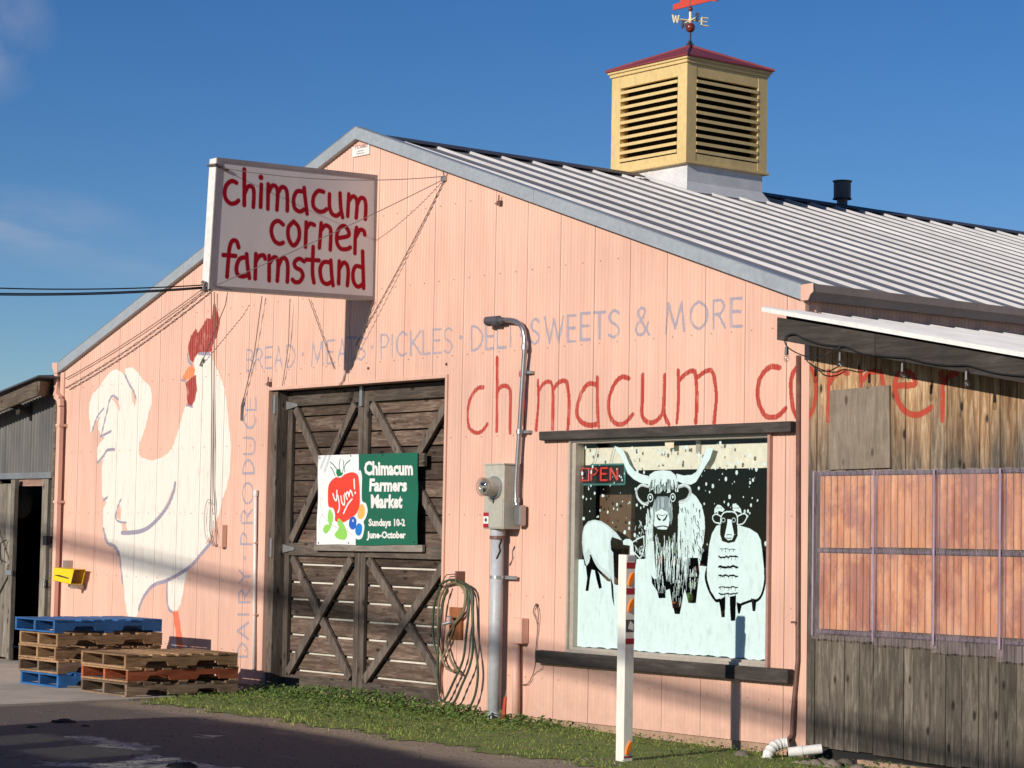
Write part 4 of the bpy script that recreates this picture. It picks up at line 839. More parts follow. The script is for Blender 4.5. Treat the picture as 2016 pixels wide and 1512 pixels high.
# ================================================================== HANGING SIGN
sx = 1.552; sg = root('hanging_sign', (sx, -.9, 3.77), 'white sign box reading chimacum corner farmstand standing out from the gable', 'sign')
quad = {'it': U(742, 345, 0, sx), 'ib': U(738, 591, 0, sx), 'ot': U(426.5, 310, 0, sx), 'ob': U(410.5, 569, 0, sx)}
ST = .125
fr_ = [quad['ob'], quad['ib'], quad['it'], quad['ot']]
MB().hexa([(sx-ST, p[1], p[2]) for p in fr_], [(sx-.004, p[1], p[2]) for p in fr_]).build('cabinet', M['white'], sg, bevel=.004)
SC = Canvas(-1.95, .05, 3.6, 5.15, .0025)
def sgp(pts): return [(float(p[1]), float(p[2])) for p in (U(a, b_, 0, sx) for a, b_ in Z(360, 220, 2.8, pts))]
RS_ = (.30, .0, .012)
sl_ = [[(295,392),(270,382),(242,402),(230,440),(236,480),(262,506),(290,503),(306,490)], [(338,318),(338,515)], [(342,445),(360,412),(383,416),(391,450),(388,525)], [(432,402),(428,525)],
 [(470,400),(468,535)], [(472,445),(492,408),(514,415),(522,450),(518,540)], [(524,450),(542,417),(565,423),(575,460),(575,545)], [(660,440),(628,440),(610,480),(616,530),(643,550),(668,540)], [(668,420),(674,480),(684,562)],
 [(775,442),(745,437),(720,470),(719,520),(745,548),(772,550),(792,537)], [(808,455),(808,520),(820,560),(845,574),(866,560)], [(866,450),(870,530),(880,582)], [(914,455),(908,575)], [(912,495),(935,467),(953,477),(960,510),(955,585)], [(962,510),(978,477),(1000,482),(1008,520),(1005,592)],
 [(552,622),(525,602),(497,617),(487,660),(502,708),(530,728),(552,722)], [(610,605),(638,640),(639,700),(610,738),(583,700),(581,640),(610,605)], [(680,610),(675,745)], [(680,645),(700,617),(724,625)], [(762,615),(752,750)], [(760,655),(785,627),(811,642),(815,680),(812,760)],
 [(852,697),(914,682),(900,637),(875,632),(851,665),(849,720),(870,755),(905,757),(922,748)], [(957,640),(950,690),(948,780)], [(955,688),(975,652),(997,658),(1002,678)],
 [(307,748),(295,714),(272,713),(257,750),(249,830),(243,910)], [(222,790),(290,795)], [(352,802),(315,810),(296,850),(299,893),(325,908),(352,903)], [(351,785),(356,850),(366,916)], [(402,785),(398,920)], [(402,825),(420,797),(445,792),(453,810)],
 [(475,795),(475,930)], [(478,835),(500,803),(520,812),(525,850),(520,932)], [(527,850),(547,807),(570,817),(578,860),(575,937)], [(668,825),(640,810),(615,830),(621,858),(650,875),(661,905),(645,935),(620,940),(604,926)],
 [(718,745),(714,880),(722,942)], [(680,815),(750,820)], [(815,832),(775,830),(756,870),(766,930),(793,950),(818,938)], [(815,820),(820,900),(827,957)], [(862,825),(858,947)], [(862,865),(885,832),(905,847),(911,890),(906,957)],
 [(988,858),(953,852),(937,890),(942,940),(965,965),(992,950)], [(990,770),(996,972)]]
for s_ in sl_: SC.stroke(sgp(s_), .050, (.55, .40, .38))
SC.dot(*sgp([(430, 362)])[0], .032, (.55, .40, .38))
for s_ in sl_: SC.stroke(sgp(s_), .0415, RS_)
SC.dot(*sgp([(430, 362)])[0], .026, RS_)
SCI = SC.image('sign_lettering'); m_, nt, b, t = imgmat('sign_face_print', SCI, (1, 2), ((SC.x0, SC.x1), (SC.y0, SC.y1)), (.60, .555, .545), .6); b.inputs['Specular IOR Level'].default_value = .15
ins = .035; cc = [Vector((sx, p[1], p[2])) for p in fr_]; ctr = sum(cc, Vector())/4; ii = []
for p in cc: ii.append(Vector((sx, p.y+(ins if p.y < ctr.y else -ins), p.z+(ins if p.z < ctr.z else -ins))))
MB().hexa([p+Vector((-.004, 0, 0)) for p in ii], [p+Vector((.002, 0, 0)) for p in ii]).build('sign_face', m_, sg)
M['signrim'] = paint('sign_rim', (.30, .26, .26), .5, .1); rim = MB()
for a in range(4):
    b_ = (a+1) % 4; rim.hexa([cc[a]+Vector((-.004,0,0)), cc[b_]+Vector((-.004,0,0)), ii[b_]+Vector((-.004,0,0)), ii[a]+Vector((-.004,0,0))], [cc[a]+Vector((.012,0,0)), cc[b_]+Vector((.012,0,0)), ii[b_]+Vector((.012,0,0)), ii[a]+Vector((.012,0,0))])
rim.build('rim', M['signrim'], sg)
# guy wires (from sign to wall)
def wire(pts, r, mat, parent, name='guy_wire', n=5): return MB().tube(pts, r, n).build(name, mat, parent)
OB = Vector((sx-.06, quad['ob'][1]-.01, quad['ob'][2]+.0)); OT = Vector((sx-.06, quad['ot'][1]-.01, quad['ot'][2]-.06))
hook = Vector(W(876, 352, -.01)); otf = Vector((sx+.012, quad['ot'][1]+.02, quad['ot'][2]-.09)); obf = Vector((sx+.012, quad['ob'][1]+.05, quad['ob'][2]+.03))
def sagged(a, b_, s_, n=14): return [tuple(a.lerp(b_, i/n)-Vector((0, 0, s_*4*(i/n)*(1-i/n)))) for i in range(n+1)]
wire(sagged(otf, hook+Vector((0, -.02, .02)), .07), .004, M['cable'], sg)
wire(sagged(obf, hook, .02), .004, M['cable'], sg)
wire(sagged(hook, Vector(W(700, 680, -.01)), .03), .004, M['cable'], sg)
MB().box(hook.x-.04, hook.x+.015, -.03, 0, hook.z-.02, hook.z+.025).build('wall_hook', M['galv'], sg); wire([tuple(hook), tuple(hook+Vector((.03, -.05, .07)))], .006, M['galv'], sg, 'hook_arm')
for (a, b_) in (((608, 588), (658, 726)), ((735, 592), (692, 722))):
    wire([tuple(W(*a, -.03)), tuple(W(*b_, -.012))], .004, M['cable'], sg)
wire([tuple(OB), tuple(W(477, 795, -.02)), tuple(W(475, 826, -.02))], .005, M['cable'], sg) if False else None
wire([tuple(W(516, 583, -.05)), tuple(W(500, 700, -.03)), tuple(W(480, 784, -.02))], .005, M['cable'], sg); wire([tuple(W(480, 784, -.02)), tuple(W(476, 800, -.02)), tuple(W(475, 828, -.02))], .011, M['cable'], sg, 'turnbuckle')
wire([tuple(W(571, 588, -.05)), tuple(W(568, 680, -.03)), tuple(W(556, 760, -.02))], .004, M['cable'], sg)
wire([tuple(W(448, 576, -.3)), tuple(W(444, 600, -.25)), tuple(W(397, 715, -.02))], .005, M['cable'], sg); wire([tuple(W(400, 706, -.02)), tuple(W(394, 720, -.02))], .011, M['cable'], sg, 'turnbuckle')
mb = MB()
for k in range(10): mb.tube([tuple(OB+Vector((random.uniform(-.05, .05), random.uniform(-.03, .05), random.uniform(-.02, .08)))) for _ in range(4)], .007, 5)
mb.build('cable_clamp', M['cable'], sg)
wire([tuple(OT+Vector((-.08, 0, 0))), tuple(OT+Vector((.1, -.02, -.01))), tuple(otf+Vector((.0, .1, -.015)))], .012, M['cable'], sg, 'cable_clamp')

# overhead service cables coming in from the left
def cable_thing(name, label, paths, r, mat, cat='cable', group=None):
    o = root(name, paths[0][-1], label, cat, group)
    for p in paths: MB().tube(p, r, 6).build('strand', mat, o, smooth=True)
    return o
def far(u_, v_, y): return Vector(U(u_, v_, 1, y))
e1 = OB+Vector((0, -.02, .02))
paths = []
for vv, dz_, xx_ in ((565, .03, 1.30), (576, 0, 1.38), (579, -.02, 1.46)):
    a = Vector(U(-40, vv+1, 0, xx_)); paths.append([tuple(a.lerp(e1+Vector((0, 0, dz_*.6)), i/16)-Vector((0, 0, .10*(i/16)*(1-i/16)))) for i in range(17)])
cable_thing('overhead_cable', 'three black overhead cables running in from the left to the sign corner', paths, .0062, M['cableblk'])
tw = []
a = Vector(W(130, 764, -.05)); b2 = Vector(W(430, 553, -.05)); d = b2-a
for ph in (0, math.pi):
    pts = []
    for i in range(61): t_ = i/60; pts.append(tuple(a+d*t_+Vector((0, -.008*math.cos(ph+t_*60), .009*math.sin(ph+t_*60)-.12*4*t_*(1-t_)*.5))))
    tw.append(pts)
a3 = Vector(W(128, 746, -.03)); b3 = Vector(W(430, 545, -.03)); tw.append([tuple(a3.lerp(b3, i/12)-Vector((0, 0, .05*4*(i/12)*(1-i/12)))) for i in range(13)])
M['pinkcable'] = paint('pink_painted_cable', (.30, .19, .15), .6)
cable_thing('twisted_cable', 'twisted pinkish cable climbing under the left gable to behind the sign', tw, .0055, M['pinkcable'])
# drop cable down the rooster to a small box
bxp = W(432, 1058, -.04)
dc = cable_thing('drop_cable', 'pair of thin cables hanging down across the rooster', [[tuple(W(416+k, 575, -.04)), tuple(W(417+k*.7, 800, -.02)), tuple(W(415+k, 960, -.02)), tuple(W(413+k*2, 1045, -.02)), tuple(W(420+k, 1075, -.03)), tuple(W(432, 1070, -.03))] for k in (0, 6)], .006, M['pinkcable'])
jb = root('junction_box', tuple(bxp), 'small pink junction box on the rooster\'s breast', 'box')
q0, q1 = W(430, 1033, -.06), W(438, 1078, -.06); MB().box(float(q0[0]), float(q0[0])+.075, -.06, -.001, float(q1[2]), float(q0[2])).build('box', M['pink'], jb, bevel=.004)
lp = MB(); lp.tube([tuple(W(411+9*math.cos(t_), 1025+42*math.sin(t_), -.03)) for t_ in np.linspace(0, 6.0, 18)], .003, 5); lp.build('cable_loop', M['pinkcable'], jb)

# ================================================================== BANNER
BY = .09
bn = root('market_banner', tuple(W(723, 985, BY)), 'white and green farmers market banner with a red tomato on the barn door', 'banner')
tl, tr_, br, bl = [W(a, b_, BY) for a, b_ in ((626.7, 896.7), (822.5, 890.8), (822, 1073), (623.4, 1072.4))]
cvx0, cvx1, cvz0, cvz1 = float(bl[0])-.02, float(br[0])+.02, float(bl[2])-.03, float(tr_[2])+.03
BC = Canvas(cvx0, cvx1, cvz0, cvz1, .0015)
def bp(pts): return [(float(q[0]), float(q[2])) for q in (W(a, b_, BY) for a, b_ in Z(610, 880, 7.2, pts))]
BC.fill([(cvx0-1, cvz0-1), (cvx1+1, cvz0-1), (cvx1+1, cvz1+1), (cvx0-1, cvz1+1)], (.74, .73, .72))
BC.fill(bp([(692, 60), (1600, 40), (1600, 1430), (648, 1430), (650, 1200), (690, 700)]), (.012, .115, .065))
BC.fill(bp([(690,360),(735,400),(742,600),(748,765),(800,800),(820,900),(790,1000),(755,1060),(768,1130),(745,1270),(700,1310),(650,1290),(640,1180),(560,1180),(540,1000),(640,900)]), (.74, .73, .72), smooth=True)
BC.fill(bp([(375,430),(300,490),(260,580),(248,760),(262,850),(320,870),(350,950),(360,1050),(460,1070),(530,1040),(640,960),(690,880),(715,780),(715,600),(700,480),(680,400),(620,362),(560,365),(490,395),(440,435)]), (.78, .05, .025), smooth=True)
GN = (.015, .16, .06)
BC.fill(bp([(380,320),(430,310),(445,360),(475,375),(460,405),(400,425),(375,370)]), GN)
for s_ in ([(290,215),(340,260),(395,330)], [(432,175),(418,240),(425,330)], [(295,285),(330,330),(365,410)], [(470,190),(480,280),(460,370)], [(570,190),(510,240),(490,300),(500,355)]): BC.stroke(bp(s_), .011, GN)
WT = (.76, .75, .74)
for s_ in ([(325,665),(345,740),(370,755),(380,690),(385,620)], [(395,690),(410,800),(408,880),(390,925)], [(440,700),(450,790),(480,820),(490,760),(485,690)], [(500,660),(530,740)], [(510,690),(540,640),(560,700)], [(560,690),(580,620),(605,660),(612,690)], [(630,460),(640,590)], [(600,740),(530,820),(470,940)]): BC.stroke(bp(s_), .019, WT)
BC.dot(*bp([(650, 650)])[0], .013, WT)
LG = (.25, .55, .09)
for e_ in ([(270,880),(320,950),(325,1050),(285,1110),(250,1000)], [(285,1100),(310,1060),(300,1150),(230,1230),(190,1170),(230,1100)], [(400,1010),(470,1080),(530,1220),(500,1310),(400,1300),(355,1240),(410,1150),(390,1080)]): BC.fill(bp(e_), LG, smooth=True)
for s_ in ([(310,1100),(400,1150),(540,1200),(600,1245)], [(150,720),(140,800),(180,960),(260,1060)], [(180,970),(140,1020),(150,1140)], [(150,720),(175,740),(165,770)]): BC.stroke(bp(s_), .004, (.3, .32, .28))
BC.fill(bp([(730,810),(775,850),(775,960),(720,1025),(670,990),(690,880)]), (.85, .40, .10), smooth=True)
BC.fill(bp([(610,985),(655,1040),(640,1150),(590,1170),(550,1110),(560,1020)]), (.02, .10, .42), smooth=True); BC.dot(*bp([(605, 1045)])[0], .012, WT); BC.dot(*bp([(605, 1045)])[0], .005, (.02, .1, .42))
BC.fill(bp([(690,1080),(735,1120),(730,1220),(690,1260),(645,1220),(645,1130)]), (.015, .17, .50), smooth=True)
BI = BC.image('banner_print'); bm, nt, b, t = imgmat('banner_vinyl', BI, (0, 2), ((cvx0, cvx1), (cvz0, cvz1)), None, .35)
mb = MB(); nx, nz_ = 36, 30; vs = []
def bpt(a, c):
    x = (bl[0]*(1-a)+br[0]*a)*(1-c)+(tl[0]*(1-a)+tr_[0]*a)*c; z = (bl[2]*(1-a)+br[2]*a)*(1-c)+(tl[2]*(1-a)+tr_[2]*a)*c
    z += .006*math.sin(a*9)*(1-c)*4*a*(1-a); k = .007*math.sin(6*a+9*c)*math.sin(math.pi*c)+.012*math.exp(-((a-.72-.25*(1-c))**2)/.003)*math.sin(math.pi*c)
    return (float(x), BY-k, float(z))
for j in range(nz_+1):
    for i in range(nx+1): vs.append(bpt(i/nx, j/nz_))
n_ = len(vs); fs = [(j*(nx+1)+i, j*(nx+1)+i+1, (j+1)*(nx+1)+i+1, (j+1)*(nx+1)+i) for j in range(nz_) for i in range(nx)]
mb.add(vs, fs); mb.add([(x, y+.002, z) for x, y, z in vs], [f_[::-1] for f_ in fs]); mb.build('banner_sheet', bm, bn, smooth=True)
def text_mesh(s_, off=.0):
    cu = bpy.data.curves.new('t', 'FONT'); cu.body = s_; cu.offset = off; cu.resolution_u = 2; ob = bpy.data.objects.new('t', cu); S.collection.objects.link(ob); bpy.context.view_layer.update()
    dg = bpy.context.evaluated_depsgraph_get(); me = bpy.data.meshes.new_from_object(ob.evaluated_get(dg)); bpy.data.objects.remove(ob); vs = [tuple(v.co) for v in me.vertices]; fs = [tuple(p.vertices) for p in me.polygons]; bpy.data.meshes.remove(me)
    xs_ = [v[0] for v in vs]; return [((v[0]-min(xs_))/(max(xs_)-min(xs_)), v[1]) for v in vs], fs
for s_, x0_, x1_, base, cap, k in (('Chimacum', 770, 1465, 390, 200, 0), ('Farmers', 850, 1375, 622, 445, 0), ('Market', 875, 1330, 857, 672, 0), ('Sundays 10-2', 830, 1368, 1116, 1018, 0), ('June-October', 808, 1365, 1290, 1195, 0)):
    vs, fs = text_mesh(s_, .044); mb = MB(); ch_ = .73; out_ = []
    for a, b_ in vs:
        u_, v_ = Z(610, 880, 7.2, [(x0_+(x1_-x0_)*a, base+(cap-base)*b_/ch_)])[0]; p = W(u_, v_, BY)
        aa = (p[0]-bl[0])/(br[0]-bl[0]); cc_ = (p[2]-bl[2])/(tl[2]-bl[2]); yk = bpt(aa, cc_)[1]; out_.append((float(p[0]), yk-.0025, float(p[2])))
    mb.add(out_, fs); mb.build('lettering', M['white'], bn)
gr_ = MB()
for a, c in ((.02, .97), (.34, .985), (.66, .985), (.02, .02), (.33, .02), (.97, .03)):
    p = bpt(a, c); gr_.tube([(p[0], p[1]-.004, p[2]), (p[0], p[1]+.001, p[2])], .008, 8)
gr_.build('grommets', M['black'], bn)
q0, q1 = W(618, 1075, .05), W(831, 1086, .05)
bb = root('banner_board', tuple(q0), 'grey timber boards behind the market banner', 'board')
MB().hexa([tuple(W(a, b_, .10)) for a, b_ in ((618, 1084), (831, 1087), (831, 1073), (618, 1069))], [tuple(np.array(W(a, b_, .10))+np.array([0, .035, 0])) for a, b_ in ((618, 1084), (831, 1087), (831, 1073), (618, 1069))]).build('lower_board', M['bannerboard'], bb, bevel=.003)
MB().hexa([tuple(W(a, b_, .105)) for a, b_ in ((628, 925), (835, 918), (835, 892), (628, 899))], [tuple(np.array(W(a, b_, .105))+np.array([0, .035, 0])) for a, b_ in ((628, 925), (835, 918), (835, 892), (628, 899))]).build('upper_board', M['drail'], bb, bevel=.003)

# ================================================================== METER, CONDUITS
mt = root('meter_box', (3.72, 0, 1.62), 'grey electric meter box with a round glass meter on the pink wall', 'meter')
mx0, mx1, mz0, mz1, my = 3.577, 3.857, 1.622, 2.182, -.19
MB().box(mx0, mx1, my, -.001, mz0, mz1).build('cabinet', M['meter'], mt, bevel=.004); MB().box(mx0-.006, mx1+.006, my-.008, -.001, mz1, mz1+.012).build('rain_hood', M['meter'], mt)
MB().box(mx0+.01, mx1-.01, my-.005, my-.0008, mz0+.01, mz0+.27).build('cover', M['meter'], mt, bevel=.002)
mc = (3.735, 1.985)
mb = MB(); mb.tube([(mc[0], my, mc[1]), (mc[0], my-.022, mc[1])], .098, 24); mb.build('meter_ring', M['galv'], mt)
mb = MB(); mb.tube([(mc[0], my-.022, mc[1]), (mc[0], my-.09, mc[1]), (mc[0], my-.13, mc[1])], [.083, .080, .070], 24); me_ = mb.build('meter_body', M['meter'], mt, smooth=False)
mb = MB(); mb.tube([(mc[0], my-.132, mc[1]), (mc[0], my-.15, mc[1]), (mc[0], my-.168, mc[1])], [.084, .083, .062], 24); mb.build('meter_glass', M['bulbg'], me_, smooth=True)
MB().box(mc[0]-.035, mc[0]+.035, my-.136, my-.1315, mc[1]+.012, mc[1]+.038).build('dial', M['black'], me_); MB().box(mc[0]-.005, mc[0]+.028, my-.136, my-.1315, mc[1]-.04, mc[1]-.012).build('dial', M['black'], me_)
MB().box(3.715, 3.725, my-.012, my, 1.845, 1.885).build('seal', M['black'], mt)
MB().box(mx0+.006, mx0+.075, my-.0072, my-.0055, mz0+.012, mz0+.145).build('sticker', M['white'], mt)
for z in (mz0+.012, mz0+.11): MB().box(mx0+.005, mx0+.078, my-.0085, my-.0074, z, z+.034).build('sticker_band', M['redtape'], mt)
MB().tube([(mx0+.04, my-.0085, mz0+.078), (mx0+.04, my-.0074, mz0+.078)], .018, 12).build('sticker_mark', M['ridge'], mt)
# riser
rs = root('meter_riser', (3.665, -.10, -.1), 'thick grey riser pipe standing below the meter box', 'pipe')
rx = 3.665
MB().tube([(rx, -.10, -.12), (rx, -.10, mz0)], .058, 20).build('pipe', M['riser'], rs, smooth=True); MB().tube([(rx, -.10, mz0-.075), (rx, -.10, mz0)], .068, 20).build('coupling', M['riser'], rs, smooth=False)
MB().tube([(rx, -.10, -.1), (rx, -.10, .03)], .068, 20).build('coupling', M['riser'], rs)
z_ = float(W(985, 1136, -.1)[2]); MB().box(rx-.075, rx+.2, -.055, -.03, z_-.018, z_+.012).build('strap', M['galv'], rs); mb = MB(); mb.tube([(rx, -.10, z_-.016), (rx, -.10, z_+.012)], .062, 20); mb.build('strap', M['galv'], rs)
z_ = float(W(975, 1058, -.1)[2]); MB().tube([(rx, -.10, z_-.014), (rx, -.10, z_+.014)], .072, 16).build('clamp', M['brownpipe'], rs)
MB().tube([tuple(W(988, 1062, -.17)), tuple(W(983, 1075, -.17)), tuple(W(985, 1085, -.17)), tuple(W(978, 1100, -.17))], .009, 5).build('bare_wire', M['cableblk'], rs)
# conduit with weatherhead
ms_ = root('service_mast', tuple(W(1022, 1035, -.06)), 'tall steel conduit with a bent gooseneck weatherhead above the meter box', 'conduit')
y_ = -.06; cpts = [(1016, 960), (1021, 880), (1026, 800), (1031, 720), (1033, 690), (1033, 665), (1028, 645), (1018, 634), (1004, 630), (985, 630)]
cp = [tuple(W(a, b_, y_)) for a, b_ in cpts]; base_ = [tuple(W(1018, 1000, y_))]
MB().tube(catmull([(c_[0], c_[1], c_[2]) for c_ in base_+cp], 4), .0225, 12).build('pipe', M['conduit'], ms_, smooth=True)
for u_, v_ in ((1034, 684), (1024, 850), (1018, 985)):
    p = W(u_-1, v_, y_); MB().tube([(p[0], p[1], p[2]-.02), (p[0], p[1], p[2]+.02)], .031, 12).build('coupling', M['conduit'], ms_)
for u_, v_ in ((1031, 733), (1027, 850)):
    p = W(u_, v_, y_); MB().box(float(p[0])-.035, float(p[0])+.075, -.04, -.004, float(p[2])-.012, float(p[2])+.012).build('strap', M['galv'], ms_)
p0, p1 = Vector(W(993, 631, y_)), Vector(W(958, 632, y_-.02)); MB().tube([tuple(p0), tuple(p0.lerp(p1, .25)), tuple(p0.lerp(p1, .3)), tuple(p1)], [.03, .03, .047, .040], 10).build('weatherhead', M['ridge'], ms_, smooth=False)
p = p1; MB().ball((p.x+.05, p.y+.0, p.z-.03), .035, 8, 6, (1.4, 1, .6)).build('weatherhead', M['black'], ms_)
p = W(1024, 1015, y_); MB().box(float(p[0])-.045, float(p[0])+.045, -.10, -.02, float(p[2])-.09, float(p[2])+.09).build('elbow_fitting', M['conduit'], ms_, bevel=.012)
# pink utility riser with box
tb = root('telephone_riser', tuple(W(1015, 1418, -.05)), 'pink painted pipe topped by a small box right of the meter', 'pipe')
q0, q1 = W(1005, 1216, -.08), W(1028, 1268, -.08); MB().box(float(q0[0]), float(q1[0])-.01, -.085, -.002, float(q1[2]), float(q0[2])).build('box', M['pink'], tb, bevel=.006)
pa, pb = W(1016, 1268, -.05), W(1016, 1420, -.05); MB().tube([(pa[0], -.05, pa[2]), (pb[0], -.05, pb[2]-.06)], .036, 14).build('pipe', M['pink'], tb, smooth=True); MB().tube([(pa[0]-.055, -.02, pa[2]-.01), (pb[0]-.055, -.02, pb[2]-.06)], .008, 6).build('side_wire', M['brownpipe'], tb)
lw2 = root('loose_wire', tuple(W(1054, 1195, -.02)), 'thin loose wire looping down behind the sill board', 'wire')
MB().tube(catmull([tuple(W(a, b_, -.10 if 1280 < b_ < 1310 else -.02)) for a, b_ in ((1027, 1348), (1040, 1345), (1050, 1325), (1054, 1306), (1055, 1280), (1058, 1230), (1050, 1205), (1056, 1190), (1060, 1210), (1059, 1228))], 4), .004, 5).build('wire', M['brownpipe'], lw2)
MB().ball(tuple(W(1056, 1191, -.02)), .014, 8, 6).build('grommet', M['brownpipe'], lw2)
# thin white pipe left of the door
tp = root('white_conduit', tuple(W(500, 1318, -.02)), 'thin white pipe standing against the wall left of the barn door', 'pipe')
pa, pb = W(503.5, 965, -.025), W(499.5, 1320, -.025); MB().tube([tuple(pb), tuple(pa)], .016, 10).build('pipe', M['white'], tp, smooth=True); MB().tube([tuple(pa), (pa[0], pa[1], pa[2]-.06)], .023, 10).build('cap', M['white'], tp)
for v_ in (1069, 1210): p = W(502, v_, -.02); MB().box(float(p[0])-.03, float(p[0])+.035, -.045, -.004, float(p[2])-.006, float(p[2])+.008).build('strap', M['pink'], tp)
# small wall hooks and bolts
for nm, (u_, v_), lab in (('wall_bracket', (986, 400), 'tiny rusty bracket high on the right side of the gable'), ('wall_bracket', (532, 756), 'small rusty hook above the top left corner of the barn door')):
    p = W(u_, v_, -.0); o = MB().box(float(p[0])-.02, float(p[0])+.025, -.03, 0, float(p[2])-.022, float(p[2])+.02).box(float(p[0])-.065, float(p[0])-.02, -.02, -.008, float(p[2])-.004, float(p[2])+.006).box(float(p[0])+.012, float(p[0])+.018, -.04, -.03, float(p[2])+.02, float(p[2])+.07).build(nm, M['brownpipe']); tag(o, lab, 'bracket')
for (u_, v_), lab in (((725, 725), 'dark bolt hole just right of the sign shadow tip'), ((879, 717), 'dark bolt head above the top right corner of the barn door')):
    p = W(u_, v_); o = MB().ball(tuple(p), .014, 8, 6).build('bolt_head', M['brownpipe']); tag(o, lab, 'bolt')
# maker's plate under the peak
pl_ = root('makers_plate', tuple(W(712, 295, -.01)), 'small faded white plate with pale red lettering under the roof peak', 'plate')
pc = [W(a, b_, -.012) for a, b_ in ((693.5, 309.5), (727, 303), (727, 284), (693.5, 290))]
MB().hexa([tuple(p) for p in pc], [tuple(p+np.array([0, .008, 0])) for p in pc]).build('plate', M['white'], pl_)
M['faded'] = paint('faded_red_print', (.62, .30, .30), .7); mb = MB()
for i, ch in enumerate('TEXMO'):
    for st in LET[ch]:
        for a, b_ in zip(st[:-1], st[1:]):
            f_ = lambda q_: tuple(W(698+i*5.2+q_[0]*3.8, 293.5-i*1.0-q_[1]*6.2, -.014)); mb.tube([f_(a), f_(b_)], .004, 4)
mb.build('lettering', M['faded'], pl_); mb = MB(); mb.tube([tuple(W(704, 298, -.014)), tuple(W(715, 296, -.014))], .003, 4); mb.tube([tuple(W(702, 303, -.014)), tuple(W(717, 300.5, -.014))], .003, 4); mb.build('lettering', M['signrim'], pl_)

# ================================================================== HOSE
hs_ = root('garden_hose', tuple(W(905, 1150, -.05)), 'coiled green garden hose hanging from the wall beside the barn door', 'hose')
def HZ(pts, y=-.05): return [tuple(W(a, b_, y)) for a, b_ in Z(440, 1050, 3.0545, pts)]
loops = [([(1330,330),(1300,400),(1290,520),(1300,680),(1330,790),(1380,830),(1400,800)], -.05), ([(1310,310),(1270,420),(1258,560),(1270,690),(1285,720)], -.03),
 ([(1300,310),(1360,280),(1430,290),(1480,350),(1495,450),(1500,600),(1520,720),(1530,850),(1510,980),(1460,1080),(1430,1095)], -.07),
 ([(1370,290),(1440,310),(1460,380),(1440,480),(1380,560),(1340,650),(1370,770),(1420,840),(1430,850)], -.05),
 ([(1400,285),(1470,330),(1475,450),(1460,600),(1440,760),(1380,900),(1330,1000),(1300,990),(1285,850),(1300,600),(1320,420),(1350,320)], -.06),
 ([(1420,290),(1490,340),(1500,500),(1500,680),(1480,800),(1430,920),(1390,1010),(1350,1025),(1310,1000)], -.08),
 ([(1340,310),(1400,300),(1450,350),(1445,450),(1400,530),(1370,620),(1330,720),(1300,800),(1290,960)], -.04)]
for i, (p, y) in enumerate(loops): MB().tube(catmull(HZ(p, y), 4), .0115, 7).build('coil', M['hose'] if i % 3 else M['hose2'], hs_, smooth=True)
mb = MB(); mb.tube(HZ([(1300, 320), (1340, 250), (1390, 245), (1400, 280)], -.05), .005, 5); mb.box(*[float(v) for v in (HZ([(1423,230)])[0][0]-.008, HZ([(1423,230)])[0][0]+.012, -.10, 0, HZ([(1423,290)])[0][2], HZ([(1423,228)])[0][2])]); mb.build('hanger', M['brownpipe'], hs_)
q0, q1 = W(884.5, 1195, -.03), W(907, 1259, -.03); tpb = root('hose_tap', tuple(q1), 'outdoor tap on an orange wood block inside the hose coil', 'tap')
MB().box(float(q0[0]), float(q1[0]), -.03, -.003, float(q1[2]), float(q0[2])).build('wood_block', M['orange_block'], tpb, bevel=.003)
p = W(890, 1225, -.05); MB().tube([(p[0]+.04, -.03, p[2]), (p[0]+.02, -.09, p[2]), (p[0]-.04, -.12, p[2]-.02)], .014, 8).tube([(p[0]+.02, -.09, p[2]), (p[0]+.02, -.09, p[2]+.05)], .01, 6).box(p[0]-.01, p[0]+.05, -.10, -.08, p[2]+.045, p[2]+.058).build('tap', M['galv'], tpb)
# red stake
sk = root('red_stake', tuple(W(991, 1424, -.12)), 'small red marker stake stuck in the grass beside the riser', 'stake')
a, b_ = W(990, 1428, -.12), W(995, 1372, -.12); MB().tube([tuple(a), tuple(b_)], [.022, .014], 6).build('stake', M['red'], sk); MB().tube([tuple(b_), tuple(W(997, 1358, -.12))], [.006, .002], 5).build('tip', M['pinkcable'], sk)

# ================================================================== WHITE POST
PX, PY = 6.845, -1.385; zb = gz(PX, PY)
ps = root('marker_post', (PX, PY, zb), 'white square post with red tape and orange reflectors in front of the window', 'post')
hw = .044; tp_ = 1.437
c_, s_ = math.cos(.0), math.sin(.0)
MB().box(PX-hw, PX+hw, PY-hw, PY+hw, zb-.1, tp_).jit(.001).build('shaft', M['post'], ps, bevel=.003)
def pz(v_): return float(U(1235, v_, 0, PX+hw)[2])
for v0, v1 in ((1107, 1119), (1158, 1170), (1257, 1268), (1489, 1492)): MB().box(PX+hw+.0005, PX+hw+.003, PY-hw+.002, PY+hw-.002, pz(v1), pz(v0)).build('red_tape', M['redtape'], ps)
for v_ in (1140, 1192, 1473):
    z = pz(v_); pts = [(PY+math.cos(t_)*.024+math.sin(t_)*.020, z+math.sin(t_)*.052) for t_ in np.linspace(0, 6.283, 14)[:-1]]
    MB().prism(pts, 0, PX+hw+.0005, PX+hw+.016).build('reflector', M['amber'], ps, bevel=.004)
z = pz(1087); MB().box(PX+hw+.0005, PX+hw+.004, PY-.034, PY+hw-.004, z-.06, min(z+.045, tp_-.01)).build('metal_tag', M['riser'], ps)
z = pz(1232); MB().box(PX+hw+.0005, PX+hw+.003, PY-.040, PY+.040, z-.045, z+.045).build('torn_sticker', M['ridge'], ps)
MB().prism([(PY-.02, z-.02), (PY+.03, z-.035), (PY+.035, z+.01), (PY, z+.035)], 0, PX+hw+.0032, PX+hw+.0042).build('torn_sticker', M['white'], ps)

